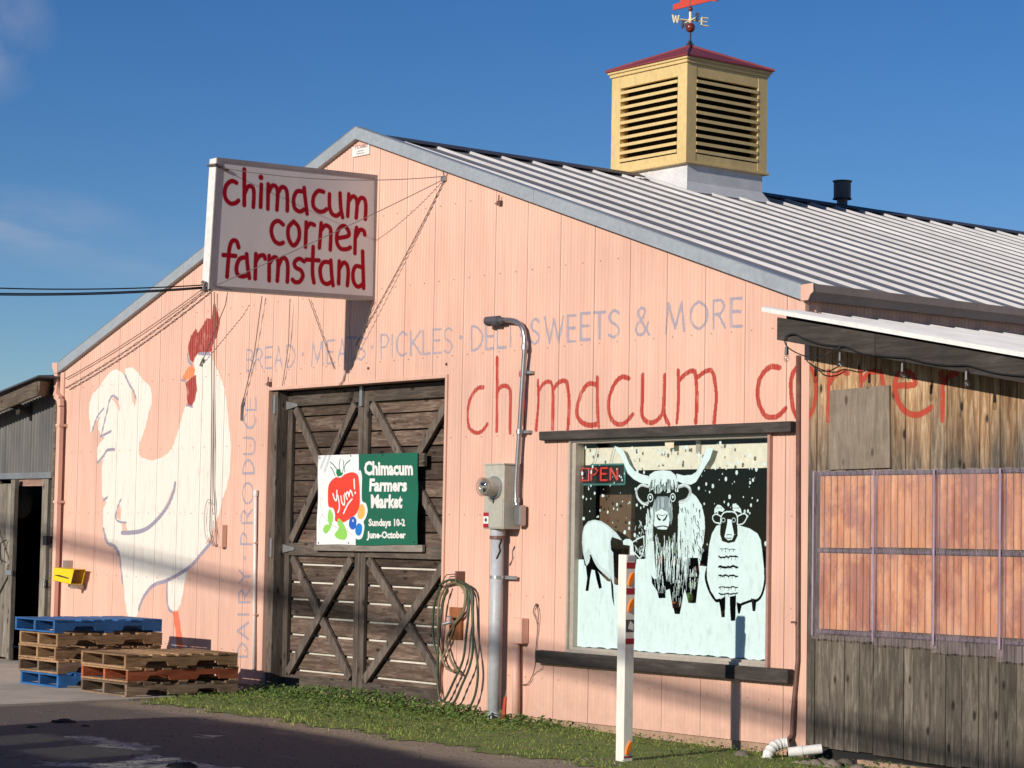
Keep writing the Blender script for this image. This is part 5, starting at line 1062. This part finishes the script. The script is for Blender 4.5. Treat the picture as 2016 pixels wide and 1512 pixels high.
# ================================================================== LEAN-TO
lt = root('lean_to', (8.6, 0, 0), 'weathered plank lean-to shed with a low metal roof on the right of the barn', 'shed')
LX0, LX1 = 7.36, 11.5
def lz(x): return 3.335-.232*(x-7.3)          # underside of roof
def bot(x): p = (float(W(1588, 1465)[0]), float(W(1588, 1465)[2])); q = (float(W(1891, 1509)[0]), float(W(1891, 1509)[2])); return p[1]+(x-p[0])*(q[1]-p[1])/(q[0]-p[0])
MB().box(XR+.022, LX0-.002, -.028, .03, .0, lz(XR)-.05).build('corner_strip', M['pink'], lt)
x = LX0
i = 0
while x < LX1:
    wdt = random.choice([.145, .15, .142, .138, .152, .09]) if i else .085
    z0_ = bot(x)+random.uniform(-.01, .006); dy = random.uniform(-.004, .004)
    p = MB(); p.hexa([(x+.002, -.03+dy, z0_), (x+wdt-.003, -.03+dy, z0_-.004), (x+wdt-.003, -.03+dy, lz(x+wdt)-.02), (x+.002, -.03+dy, lz(x)-.02)], [(x+.002, -.008+dy, z0_), (x+wdt-.003, -.008+dy, z0_-.004), (x+wdt-.003, -.008+dy, lz(x+wdt)-.02), (x+.002, -.008+dy, lz(x)-.02)])
    p.build('wall_plank', M['wplank'], lt, bevel=.002); x += wdt; i += 1
MB().box(LX0, LX1, .0, .05, -.3, lz(LX1)-.05).build('wall_backing', M['void'], lt); MB().box(LX1, LX1+.03, 0, 6, -.3, lz(LX1)).build('side_wall', M['old'], lt)
q0, q1 = W(1635, 765, -.05), W(1751, 921, -.05)
MB().hexa([tuple(W(a, b_, -.05)) for a, b_ in ((1634, 925), (1752, 921), (1750, 758), (1633, 769))], [tuple(np.array(W(a, b_, -.05))+np.array([0, .014, 0])) for a, b_ in ((1634, 925), (1752, 921), (1750, 758), (1633, 769))]).build('plywood_patch', M['ply'], lt, bevel=.001)
# fascia + roof
M['pan2'] = paint('lean_to_roof_pan', (.42, .43, .45), .5, .0, dark=.85)
FYL = -.40; fa = [tuple(W(a, b_, FYL)) for a, b_ in ((1529, 669), (2016, 754), (2016, 706.5), (1529, 624.5))]
dxf = fa[1][0]-fa[0][0]
def ext(p, q, x): t_ = (x-p[0])/(q[0]-p[0]); return (x, p[1], p[2]+t_*(q[2]-p[2]))
xend = LX1+.2; xj = float(W(1722, 690, FYL)[0])
for xa, xb in ((fa[0][0], xj-.002), (xj+.002, xend)):
    lo = [ext(fa[0], fa[1], xa), ext(fa[0], fa[1], xb)]; hi = [ext(fa[3], fa[2], xb), ext(fa[3], fa[2], xa)]
    MB().hexa(lo+hi, [(p[0], p[1]+.038, p[2]) for p in lo+hi]).build('fascia_board', M['trimw'], lt, bevel=.003)
ta = [tuple(W(a, b_, FYL-.05)) for a, b_ in ((1500, 607.5), (2016, 697))]     # roof sheet front edge
sl2 = (ta[1][2]-ta[0][2])/(ta[1][0]-ta[0][0]); rx0 = ta[0][0]+.0
def rz2(x): return ta[0][2]+sl2*(x-ta[0][0])
prof = []; y = FYL-.05
while y < 6.2:
    prof += [(y, .0), (y+.012, .022), (y+.035, .022), (y+.05, 0), (y+.15, .0), (y+.154, .004), (y+.162, .004), (y+.166, 0)]; y += .3
yy0 = FYL-.05; pi_ = 0
for pstart in range(0, len(prof)-8, 24):
    pr = prof[pstart:pstart+25]; n_ = len(pr); xa, xb = rx0+.02, xend+.05
    MB().add([(xa, p, rz2(xa)+h) for p, h in pr]+[(xb, p, rz2(xb)+h) for p, h in pr], [(i, n_+i, n_+i+1, i+1) for i in range(n_-1)]).add([(xa, pr[0][0], rz2(xa)-.006), (xa, pr[-1][0], rz2(xa)-.006), (xb, pr[-1][0], rz2(xb)-.006), (xb, pr[0][0], rz2(xb)-.006)], [(0, 1, 2, 3)]).build('roof_panel', M['roof'], lt)
    ob_ = [o for o in lt.children if o.name.startswith('roof_panel')][-1]; ob_.data.materials.append(M['pan2'])
    for i in range(n_-1):
        if pr[i][1] < .01 and pr[i+1][1] < .01: ob_.data.polygons[i].material_index = 1
MB().hexa([(rx0+.0, FYL-.053, rz2(rx0)-.022), (xend, FYL-.053, rz2(xend)-.022), (xend, FYL-.053, rz2(xend)+.010), (rx0-.0, FYL-.053, rz2(rx0)+.010)], [(rx0+.0, FYL-.045, rz2(rx0)-.022), (xend, FYL-.045, rz2(xend)-.022), (xend, FYL-.045, rz2(xend)+.010), (rx0, FYL-.045, rz2(rx0)+.010)]).build('roof_edge_trim', M['white'], lt)
for y in (-.30, .1): 
    mb = MB(); mb.hexa([(fa[0][0], y, rz2(fa[0][0])-.09), (xend, y, rz2(xend)-.09), (xend, y, rz2(xend)-.008), (fa[0][0], y, rz2(fa[0][0])-.008)], [(fa[0][0], y+.05, rz2(fa[0][0])-.09), (xend, y+.05, rz2(xend)-.09), (xend, y+.05, rz2(xend)-.008), (fa[0][0], y+.05, rz2(fa[0][0])-.008)]).build('purlin', M['void'], lt)
# corrugated clear sheets over orange boards
def cpoly(uv, y): return [tuple(W(a, b_, y)) for a, b_ in uv]
zc1 = float(W(1800, 924, -.05)[2]); cx0 = float(W(1609, 1000, -.05)[0]); cx1 = xend-.15

m_, nt, b = new('orange_boards_behind_sheet'); g1 = noise(nt, coords(nt, (4, 4, .6), 3), 3, 8, .75); g2 = noise(nt, coords(nt, (1.6, 1.6, 1), 3), 2.2, 6, .7)
c = ramp(nt, g1, [(.3, (.40, .14, .06)), (.5, (.66, .31, .125)), (.7, (.86, .53, .27))]); c = mixc(nt, ramp(nt, g2, [(.42, .85), (.54, 0.)]), c, (.36, .115, .06))
nt.links.new(c, b.inputs['Base Color']); b.inputs['Roughness'].default_value = .8; M['orange'] = m_
zmid = float(W(1800, 1087, -.05)[2]); zlow = float(W(1800, 1262, -.05)[2])
bxs = [float(W(u_, 1050, -.04)[0]) for u_ in (1616, 1716, 1840, 1938)]+[cx1]
for i in range(len(bxs)-1):
    for z0_, z1_ in ((zlow+.05, zmid-.02), (zmid+.02, zc1-.04)):
        MB().box(bxs[i]+.003, bxs[i+1]-.003, -.052, -.036, z0_+(.01 if i else 0), z1_).build('orange_board', M['orange'], lt)
m_, nt, ms2, out = glassmat('corrugated_clear_plastic', (.95, .91, .95), .13, .15)
df = nn(nt, 'ShaderNodeBsdfDiffuse'); df.inputs[0].default_value = (.58, .46, .48, 1); m4 = nn(nt, 'ShaderNodeMixShader')
st2 = ramp(nt, noise(nt, coords(nt, (2, 2, .8)), 4, 6), [(.35, .06), (.7, .20)]); nt.links.new(st2, m4.inputs[0]); nt.links.new(ms2.outputs[0], m4.inputs[1]); nt.links.new(df.outputs[0], m4.inputs[2]); nt.links.new(m4.outputs[0], out.inputs[0]); M['clear'] = m_
sheets = [(cx0, float(W(1727, 1000, -.07)[0]), zlow+.0), ]
sxs = [cx0, float(W(1724, 1000, -.07)[0]), float(W(1843, 1000, -.07)[0]), float(W(1973, 1000, -.07)[0])]
while sxs[-1] < cx1: sxs.append(sxs[-1]+.62)
for k in range(len(sxs)-1):
    a, b_ = sxs[k]-.02, sxs[k+1]+.03; n_ = int((b_-a)/.0095); vs = []
    yk = -.078-.004*(k % 2)
    zb0 = float(W(1700, 1263 if k == 0 else 1268, -.07)[2])-(0 if k == 0 else .03*(k-1)); 
    for j in range(7):
        for i in range(n_+1):
            x = a+(b_-a)*i/n_; t_ = j/6; z = zb0+.004*math.sin(x*40)+(zc1-zb0)*t_
            vs.append((x, yk+.0105*math.sin(2*math.pi*x/.066)-(.012*(1-t_)*(i/n_) if k == 0 else 0), z))
    MB().add(vs, [(j*(n_+1)+i, j*(n_+1)+i+1, (j+1)*(n_+1)+i+1, (j+1)*(n_+1)+i) for j in range(6) for i in range(n_)]).build('clear_sheet', M['clear'], lt, smooth=True)
M['lap'] = paint('purple_lap_joint', (.40, .30, .40), .35, dark=.7)
for k in range(1, len(sxs)-1): MB().box(sxs[k]-.008, sxs[k]+.007, -.094, -.0905, zlow-.02, zc1-.004).build('lap_joint', M['lap'], lt)
MB().box(cx0-.008, cx0+.008, -.094, -.0905, zlow-.0, zc1-.004).build('lap_joint', M['lap'], lt)
M['purl'] = paint('purplish_batten', (.15, .11, .16), .7, sc=12, dark=.4)
for z in (zmid, zc1-.02, zlow+.03): MB().box(cx0+.01, cx1, -.064, -.053, z-.013, z+.013).build('batten', M['purl'], lt)
sc_ = MB(); x = cx0+.03
while x < cx1:
    for z in (zmid, zc1-.02, zlow+.03): sc_.tube([(x, -.092, z), (x, -.086, z)], .004, 6)
    x += .132
stuff(sc_.build('sheet_screw', M['galv'], lt))
# string lights
sl_o = root('string_lights', tuple(W(1700, 690, FYL-.02)), 'black string of clear bulbs looped along the lean-to fascia', 'string lights')
D3 = lambda p, y: [tuple(W(a, b_, y)) for a, b_ in Z(1460, 540, 3.6, p)]
fy = FYL-.02
MB().tube(catmull(D3([(305,475),(320,435),(380,425),(440,455),(560,495),(700,510)], fy)+D3([(740,515),(850,560),(1000,580),(1140,590),(1170,592),(1300,625),(1450,645),(1590,645),(1620,650),(1800,700),(2000,722),(2100,735)], fy), 4), .0055, 6).build('cord', M['cableblk'], sl_o, smooth=True)
MB().tube(catmull(D3([(305,475),(330,520),(420,570),(520,590),(590,570)], -.3)+D3([(640,540),(700,512)], fy), 4), .005, 6).build('cord', M['cableblk'], sl_o, smooth=True)
MB().tube(catmull(D3([(500,640),(540,680),(620,685),(690,650)], -.12), 4), .005, 6).build('cord', M['cableblk'], sl_o, smooth=True)
for (u_, v_), y in (((320, 480), fy), ((700, 520), fy), ((1142, 595), fy), ((1595, 650), fy), ((2040, 735), fy)):
    p = Vector(D3([(u_, v_)], y)[0]); MB().tube([tuple(p), (p.x, p.y, p.z-.035)], .003, 5).tube([(p.x, p.y, p.z-.035), (p.x, p.y, p.z-.095)], [.013, .016], 8).build('socket', M['bulbm'], sl_o)
    MB().ball((p.x, p.y, p.z-.122), .022, 10, 8, (1, 1, 1.35)).build('bulb', M['bulbg'], sl_o, smooth=True)
# drain elbow, pvc pipe, stones
el = root('drain_elbow', tuple(W(1530, 1480, -.2)), 'white corrugated drain elbow at the foot of the brown downpipe', 'pipe')
cpn = catmull([tuple(W(a, b_, y)) for a, b_, y in ((1552, 1462, -.10), (1540, 1464, -.13), (1524, 1470, -.2), (1513, 1484, -.26), (1510, 1500, -.28))], 6)
rr = [.040+.005*(i % 3 == 0) for i in range(len(cpn))]; MB().tube(cpn, rr, 16).build('elbow', M['plastic_white'], el, smooth=False)
pv = root('pvc_pipe', tuple(W(1580, 1480, -.2)), 'short open white pipe lying on the stones below the lean-to', 'pipe')
a, b_ = Vector(W(1552, 1481, -.30)), Vector(W(1618, 1474, -.12)); MB().tube([tuple(a), tuple(b_)], .036, 18, cap=False).tube([tuple(a), tuple(b_)], .031, 18, cap=False).build('pipe', M['plastic_white'], pv, smooth=True)
MB().tube([tuple(a.lerp(b_, .28)), tuple(a.lerp(b_, .42))], .040, 18).build('collar', M['plastic_white'], pv)
spots = [(1460, 1487, .06, 'flat grey stone half buried left of the drain elbow'), (1620, 1478, .055, 'ochre rounded stone touching the end of the white pipe'), (1600, 1488, .05, 'reddish round stone under the white pipe'), (1606, 1500, .06, 'pale pinkish stone lowest in the heap'), (1585, 1494, .045, 'small brown stone in front of the white pipe'), (1642, 1482, .05, 'dark stone right of the ochre one'), (1664, 1485, .07, 'large grey stone under the plank wall'), (1688, 1490, .06, 'grey stone at the right end of the row'), (1640, 1500, .07, 'broad flat stone in the grass edge'), (1570, 1500, .035, 'small stone left of the heap')]
for (u_, v_, r, lab) in spots:
    y = -.16 if v_ < 1486 else -.32; p = W(u_, v_, y); zf = max(gz(float(p[0]), y), float(p[2])-.02)
    mb = MB().ball((float(p[0]), y, gz(float(p[0]), y)+r*.35), r, 12, 8, (1.15, .9, .72)).jit(r*.07); o = mb.build('stone', M['stone'], smooth=True); tag(o, lab, 'stone', 'stones heaped at the foot of the lean-to')
MB().box(7.9, 11, -.05, .05, -.25, bot(8)-.05).build('lean_to_footing', M['found'], lt)
# scattered pebbles around the post foot: stuff
mb = MB()
for i in range(70): a = random.uniform(0, 6.28); r = random.uniform(.06, .3); mb.ball((PX+r*math.cos(a)*1.3, PY+r*math.sin(a), gz(PX, PY)+.012), random.uniform(.006, .018), 6, 4)
o = mb.build('pebbles', M['stone']); tag(o, 'pebbles scattered around the foot of the white post', 'pebbles'); stuff(o)

# ================================================================== PALLETS
def pallet(x1, y0, z, sx_, sy_, mat, label, rot=0., deck=None, nd=7, grp=None, wing=False):
    """near corner (x1,y0): stringers run along Y at both sides and the middle, deck boards run along X"""
    r = root('pallet', (x1-sx_/2, y0+sy_/2, z), label, 'pallet', grp); H = .132; dk = deck or mat; cx, cy = x1-sx_/2, y0+sy_/2
    x0 = x1-sx_; y1 = y0+sy_; ca, sa = math.cos(rot), math.sin(rot)
    def T(mb): mb.v = [(cx+(x-cx)*ca-(y-cy)*sa, cy+(x-cx)*sa+(y-cy)*ca, z_) for x, y, z_ in mb.v]; return mb
    for i, xx in enumerate((x0, (x0+x1)/2-.018, x1-.036)):
        # stringer with two fork notches
        n0, n1 = y0+sy_*.17, y0+sy_*.38; n2, n3 = y0+sy_*.62, y0+sy_*.83; zb_, zt_ = z+.018, z+H-.018
        pr = [(y0, zb_), (n0, zb_), (n0+.03, zb_+.045), (n1-.03, zb_+.045), (n1, zb_), (n2, zb_), (n2+.03, zb_+.045), (n3-.03, zb_+.045), (n3, zb_), (y1, zb_), (y1, zt_), (y0, zt_)]
        T(MB().prism([(a, b_) for a, b_ in pr], 0, xx, xx+.036)).build('stringer', mat, r, bevel=.002)
    for i in range(nd):
        w_ = .13 if i in (0, nd-1) else .09; yy = y0+(sy_-w_)*i/(nd-1)+random.uniform(-.008, .008)*(0 < i < nd-1)
        T(MB().box(x0+random.uniform(-.008, .004), x1+random.uniform(-.004, .01), yy, yy+w_, z+H-.018, z+H-.001).jit(.0015)).build('deck_board', dk, r)
    for i in range(3 if not wing else 4):
        w_ = .10; yy = y0+(sy_-w_)*i/(2 if not wing else 3); T(MB().box(x0, x1, yy, yy+w_, z+.001, z+.018).jit(.0015)).build('bottom_board', dk, r)
    return r
G1, G2 = 'pallets stacked in the taller left pile', 'pallets stacked in the lower right pile'
ax1, ay0 = -1.11, -1.86; zz = -.012
pallet(ax1+.02, ay0+.01, zz, .82, 1.18, M['blue'], 'blue pallet at the bottom of the taller left pile', 0, grp=G1, nd=7)
pallet(ax1, ay0, zz+.134, .83, 1.18, M['pald'], 'brown pallet second from the bottom of the left pile', .02, M['pal'], grp=G1)
pallet(ax1-.02, ay0, zz+.268, .82, 1.18, M['pal'], 'tan pallet in the middle of the taller left pile', -.01, grp=G1)
pallet(ax1, ay0, zz+.402, .83, 1.18, M['pal'], 'light wood pallet directly under the top blue one', .0, grp=G1)
pallet(ax1-.03, ay0-.03, zz+.538, .85, 1.22, M['blue'], 'bright blue pallet on top of the taller left pile', .01, grp=G1, nd=9)
bx1, by0 = .32, -1.87
pallet(bx1, by0, zz, .90, 1.22, M['pald'], 'dark grey pallet at the bottom of the lower right pile', .0, grp=G2)
pallet(bx1, by0, zz+.134, .90, 1.22, M['palr'], 'red stained pallet in the middle of the lower right pile', .01, M['pal'], grp=G2)
pallet(bx1+.02, by0-.02, zz+.268, .90, 1.22, M['pal'], 'tan pallet on top of the lower right pile', -.01, grp=G2, nd=9)

# ================================================================== YELLOW NEWSPAPER TUBE
yb = root('newspaper_tube', tuple(W(135, 1137, -.2)), 'yellow open-ended newspaper tube fixed beside the left downspout', 'newspaper tube')
Y4 = lambda p, y: [tuple(W(a, b_, y)) for a, b_ in Z(90, 1060, 12.6, p)]
f0 = Y4([(205,715),(700,765),(612,1140),(165,1040)], -.22); f1 = Y4([(700,765),(1005,790),(925,1180),(612,1140)], -.22)
x_l, x_r = f0[0][0]+.0, f0[1][0]; zt0, zt1, zb0_, zb1_ = f0[0][2], f0[1][2], f0[3][2], f0[2][2]; dpt = .15
fl_ = Vector(f0[0]); fr2 = Vector(f0[1]); bl2 = Vector(f0[3]); br2 = Vector(f0[2]); bk_ = Vector((0, dpt, 0)); tk = .006
def slab(a, b_, c, d, n_): n_ = Vector(n_)*tk; return MB().hexa([a, b_, c, d], [a+n_, b_+n_, c+n_, d+n_])
slab(bl2, br2, fr2, fl_, (0, 1, 0)).build('front_wall', M['yellowbox'], yb, bevel=.002); slab(bl2+bk_, br2+bk_, fr2+bk_, fl_+bk_, (0, -1, 0)).build('back_wall', M['yellowbox'], yb)
slab(fl_, fr2, fr2+bk_, fl_+bk_, (0, 0, -1)).build('top_wall', M['yellowbox'], yb, bevel=.002); slab(bl2, br2, br2+bk_, bl2+bk_, (0, 0, 1)).build('bottom_wall', M['yellowbox'], yb, bevel=.002)
lt_ = Y4([(220,905),(330,905),(480,950),(575,980),(560,1005),(400,965),(230,920)], -.2225); MB().add(lt_, [tuple(range(7))]).add([(a, b_+.001, c) for a, b_, c in lt_], [tuple(range(7))[::-1]]).build('printed_line', M['black'], yb)
p = f0[3]; MB().box((x_l+x_r)/2+.05, (x_l+x_r)/2+.10, -.16, -.001, zb1_-.05, zb1_+.0).build('bracket', M['galv'], yb); MB().box(x_l-.02, x_l+.03, -.10, -.001, zt0-.01, zt0+.08).build('bracket', M['galv'], yb)

# ================================================================== OLD SHED ON THE LEFT
M['headerw'] = wood('pinkish_header', (.16, .09, .065), (.30, .185, .14), (.40, .28, .22), 0, knots=False)
sh = root('old_shed', (-5.8, 0, 0), 'dark old timber shed with corrugated iron gable left of the barn', 'shed')
SX1 = XL-.06; SY = .0; q = lambda u_, v_, y=SY: tuple(W(u_, v_, y))
zband = q(50, 937)[2]
MB().box(SX1-.06, SX1, -.03, .07, -.02, q(105, 775)[2]).build('corner_post', M['oldh'], sh)
MB().box(-9, SX1-.03, -.06, -.01, zband-.035, zband+.035).build('flashing_band', M['galv'], sh)
vs = []; x = SX1-.06; k = 0; xsl = []
while x > -9: xsl.append(x); x -= .0105
def shz(x): 
    xp = q(75, 742)[0]; zp = q(75, 752)[2]; return zp-.0 if x > xp else zp-(xp-x)*(q(75, 745)[2]-q(0, 782)[2])/(xp-q(0, 782)[0])
for s0 in range(0, len(xsl)-1, 62):
    seg = xsl[s0:s0+63]; n_ = len(seg); MB().add([(a, .012*math.sin(2*math.pi*a/.075)*1.5, zband) for a in seg]+[(a, .012*math.sin(2*math.pi*a/.075)*1.5, shz(a)) for a in seg], [(i, i+1, n_+i+1, n_+i) for i in range(n_-1)]).build('iron_sheet', M['corr'], sh, smooth=True)
xp = q(75, 742)[0]; zr0 = q(75, 742, -.3)
r0_ = Vector(W(75, 765, -.28)); l0_ = Vector(W(-120, 848, -.28)); MB().beam(tuple(r0_), tuple(l0_), .17, .04).build('rake_board', M['oldh'], sh, bevel=.004)
MB().beam(tuple(r0_), tuple(W(112, 764, .1)), .17, .04).build('fascia_board', M['oldh'], sh, bevel=.004)
tA, tB = Vector(W(75, 742, -.30)), Vector(W(-120, 822, -.30)); tC = Vector(W(112, 741, .12))
MB().hexa([tA, tB, tB+Vector((0, 6, .0)), tA+Vector((0, 6, 0))], [p+Vector((0, 0, .02)) for p in (tA, tB, tB+Vector((0, 6, 0)), tA+Vector((0, 6, 0)))]).build('roof_sheet', M['ridge'], sh)
MB().hexa([tA+Vector((.002, 0, 0)), tC, tC+Vector((0, 6, .0)), tA+Vector((.002, 6, 0))], [p+Vector((0, 0, .02)) for p in (tA+Vector((.002, 0, 0)), tC, tC+Vector((0, 6, 0)), tA+Vector((.002, 6, 0)))]).build('roof_sheet', M['ridge'], sh)
for uu, vv in ((10, 795), (35, 808)): 
    p = Vector(W(uu, vv, -.2)); MB().beam(tuple(p), tuple(p+Vector((-.05, .5, .0))), .08, .10, (0, 0, 1)).build('rafter_tail', M['trimw'], sh)
MB().box(q(33, 950)[0]-.1, q(92, 950)[0], -.025, .06, q(60, 957)[2], zband-.036).build('header', M['headerw'], sh)
MB().box(q(88, 1000)[0], q(99, 1000)[0], -.04, .06, -.02, q(95, 943)[2]).build('door_jamb', M['old'], sh, bevel=.004)
MB().box(q(0, 1000)[0]-3, q(-2, 1000)[0], .0, .03, -.02, zband-.04).build('wall', M['old'], sh)
# dark interior
mb = MB(); xa, xb, ya, yb_ = -9, SX1-.02, .07, 3.5
mb.add([(xa,yb_,-.02),(xb,yb_,-.02),(xb,yb_,3),(xa,yb_,3),(xa,ya,-.02),(xb,ya,-.02),(xb,ya,3),(xa,ya,3)], [(0,1,2,3),(1,5,6,2),(3,2,6,7),(4,0,3,7)]); mb.build('interior', M['void'], sh)
# open door on the left
dxa, dxb = q(-8, 1000, -.1)[0], q(33, 1000, -.1)[0]
dl = root('shed_door', (dxa, -.1, 0), 'silvery plank shed door standing open at the left edge', 'door')
x = dxb-.07; MB().box(dxb-.09, dxb, -.14, -.08, .0, q(30, 945)[2]).build('frame_post', M['old'], dl, bevel=.005)
x = dxb-.10
for k in range(7): MB().box(x-.135, x-.004, -.115+random.uniform(-.004, .004), -.09, .02, q(10, 952)[2]+random.uniform(-.02, .0)).build('plank', M['old'], dl, bevel=.002); x -= .139
MB().beam((dxb-.1, -.13, 1.05), (dxb-.95, -.13, .25), .09, .022).build('brace', M['old'], dl); MB().beam((dxb-.1, -.13, 1.12), (dxb-.95, -.13, 2.1), .09, .022).build('brace', M['old'], dl)
MB().box(dxb-.14, dxb+.02, -.155, -.135, 1.0, 1.06).build('latch', M['galv'], dl)
MB().tube([(dxb-.16, -.14, 1.15), (dxb-.19, -.20, 1.18), (dxb-.19, -.20, 1.38), (dxb-.16, -.14, 1.42)], .008, 6).build('handle', M['black'], dl)
lm = root('wall_lamp', q(91, 1065, -.06), 'small black box lamp on the shed door jamb', 'lamp'); p = q(91, 1065, -.09); MB().box(p[0]-.035, p[0]+.04, -.12, -.042, p[2]-.05, p[2]+.06).build('housing', M['black'], lm, bevel=.005); MB().box(p[0]+.041, p[0]+.12, -.07, -.04, p[2]-.06, p[2]-.03).build('arm', M['black'], lm)
pk = root('padlock', q(84, 1142, -.06), 'small silver padlock hanging on the shed door jamb', 'padlock'); p = q(86, 1145, -.07); MB().box(p[0]-.03, p[0]+.02, -.08, -.05, p[2]-.06, p[2]-.01).build('body', M['galv'], pk, bevel=.004); MB().tube([(p[0]-.02, -.065, p[2]-.01), (p[0]-.02, -.065, p[2]+.03), (p[0]+.01, -.065, p[2]+.03), (p[0]+.01, -.065, p[2]-.01)], .005, 6).build('shackle', M['galv'], pk)
bgp = W(43, 985, .5); hb = MB().ball((float(bgp[0]), .5, float(bgp[2])), .2, 14, 10, (.7, .7, 1.15)).jit(.006).build('hanging_sack', paint('pale_sack', (.30, .28, .25), .9), smooth=True); tag(hb, 'pale sack hanging in the dark shed doorway', 'sack')
b2_ = W(70, 985, 1.2); o = MB().box(float(b2_[0])-.25, float(b2_[0])+.3, 1.2, 1.23, float(b2_[2])-.1, float(b2_[2])+.28).build('pale_board', M['corr'], None); tag(o, 'dull iron sheet leaning deep inside the shed doorway', 'sheet')

# ================================================================== OFF-FRAME: power line that shades the wall, van added to shade the lot
def shadow_src(px, py, pz_, t_): return Vector((px, py, pz_))+SUN*(t_/SUN.y*-1)
# overhead power cable across the road
uc = root('power_line', (0, -20, 6.5), 'power line strung across the road behind the photographer', 'power line')
a = Vector(W(100, 1068)); b_ = Vector(W(1560, 1425)); d = (b_-a); k_ = SUN/abs(SUN.y)
P0 = a-d*1.2+k_*18; P1 = b_+d*1.5+k_*18
MB().tube([tuple(P0.lerp(P1, i/20)) for i in range(21)], .045, 8).build('cable_bundle', M['cableblk'], uc, smooth=True)
MB().tube([tuple(P0.lerp(P1, i/20)+Vector((0, .1, .075))) for i in range(21)], .028, 6).build('wire', M['cableblk'], uc)
for p in (P0, P1): MB().tube([(p.x, p.y+.15, -.1), (p.x, p.y+.15, p.z+1)], [.16, .12], 10).build('pole', M['old'], uc)
# unseen van added to cast the shadow across the lot
T0 = 9.0
def vpt(gx_, gy_, t_): return (gx_+SUN.x/abs(SUN.y)*t_, gy_-t_, -.06+SUN.z/abs(SUN.y)*t_)
va = vpt(3.2, -2.13, T0); vb = vpt(4.3, -2.13, T0)
vn = root('shadow_van', (6, -11.2, 0), 'unseen tall white van added to shade the lot', 'van')
vy0, vy1 = -12.2, -11.13; zt = .333*9-.06
prof = [(4.4, .45), (9.0, .45), (9.0, 1.3), (8.6, 2.72), (6.6, 2.86), (6.0, zt), (4.9, zt), (4.4, zt-.1)]
# body as shell, window openings cut to let sun patches through
mb = MB(); mb.prism([(4.0, .45), (9.2, .45), (9.2, 1.3), (9.1, 2.02), (4.0, 2.02)], 1, vy0, vy1); mb.prism([(4.0, 2.62), (8.9, 2.62), (8.7, 2.76), (6.9, 2.88), (6.2, zt), (4.9, zt), (4.2, zt-.03), (4.0, zt-.1)], 1, vy0, vy1)
for xx, ww in ((4.0, .55), (5.35, .12), (6.4, .10), (7.3, .12), (8.5, .55)): mb.box(xx, xx+ww, vy0, vy1, 2.02, 2.62)
for k in range(12):
    xx = random.uniform(4.6, 8.2); mb.box(xx, xx+random.uniform(.05, .3), vy1-.06, vy1, *sorted((random.uniform(2.05, 2.6), random.uniform(2.05, 2.6))))
bd = mb.build('body', M['white'], vn, bevel=.02)
for yy in (vy0+.03, vy1-.04): MB().box(4.5, 8.6, yy, yy+.006, 2.02, 2.62).build('window', M['glass'], vn)
MB().prism([(vy0+.12, 1.45), (vy1-.12, 1.45), (vy1-.16, 1.95), (vy0+.16, 1.95)], 0, 9.14, 9.19).build('shadow_van_windscreen', M['black'], vn)
MB().box(9.2, 9.26, vy0, vy1, .42, .62).build('shadow_van_bumper', M['black'], vn); MB().box(4.0, 9.2, vy1, vy1+.006, 1.02, 1.06).build('shadow_van_side_trim', M['black'], vn)
for yy in (vy0+.12, vy1-.12): MB().tube([(9.2, yy, .85), (9.23, yy, .85)], .10, 16).build('shadow_van_headlight', M['bulbg'], vn)
for xx in (5.2, 8.0):
    for yy in (vy0, vy1-.2): MB().tube([(xx, yy, .33-.06), (xx, yy+.2, .33-.06)], .33, 20).build('shadow_van_wheel', M['black'], vn)

for (u_, v_, r, lab) in ((125, 1424, .13, 'largest black lump lying on the lot in front of the pallets'), (62, 1434, .06, 'small black lump nearest the left edge of the lot'), (168, 1432, .05, 'small black lump right of the largest one'), (358, 1501, .14, 'wide black lump near the bottom of the lot'), (300, 1508, .06, 'black lump at the bottom edge left of the wide one')):
    p = U(u_, v_, 2, -.045); o = MB().ball((float(p[0]), float(p[1]), gz(float(p[0]), float(p[1]))), r, 14, 6, (.8, .8, .16)).jit(r*.1).build('black_lump', M['void']); tag(o, lab, 'clod', 'flat black lumps on the lot')  # flattened near-black lumps laid on the lot
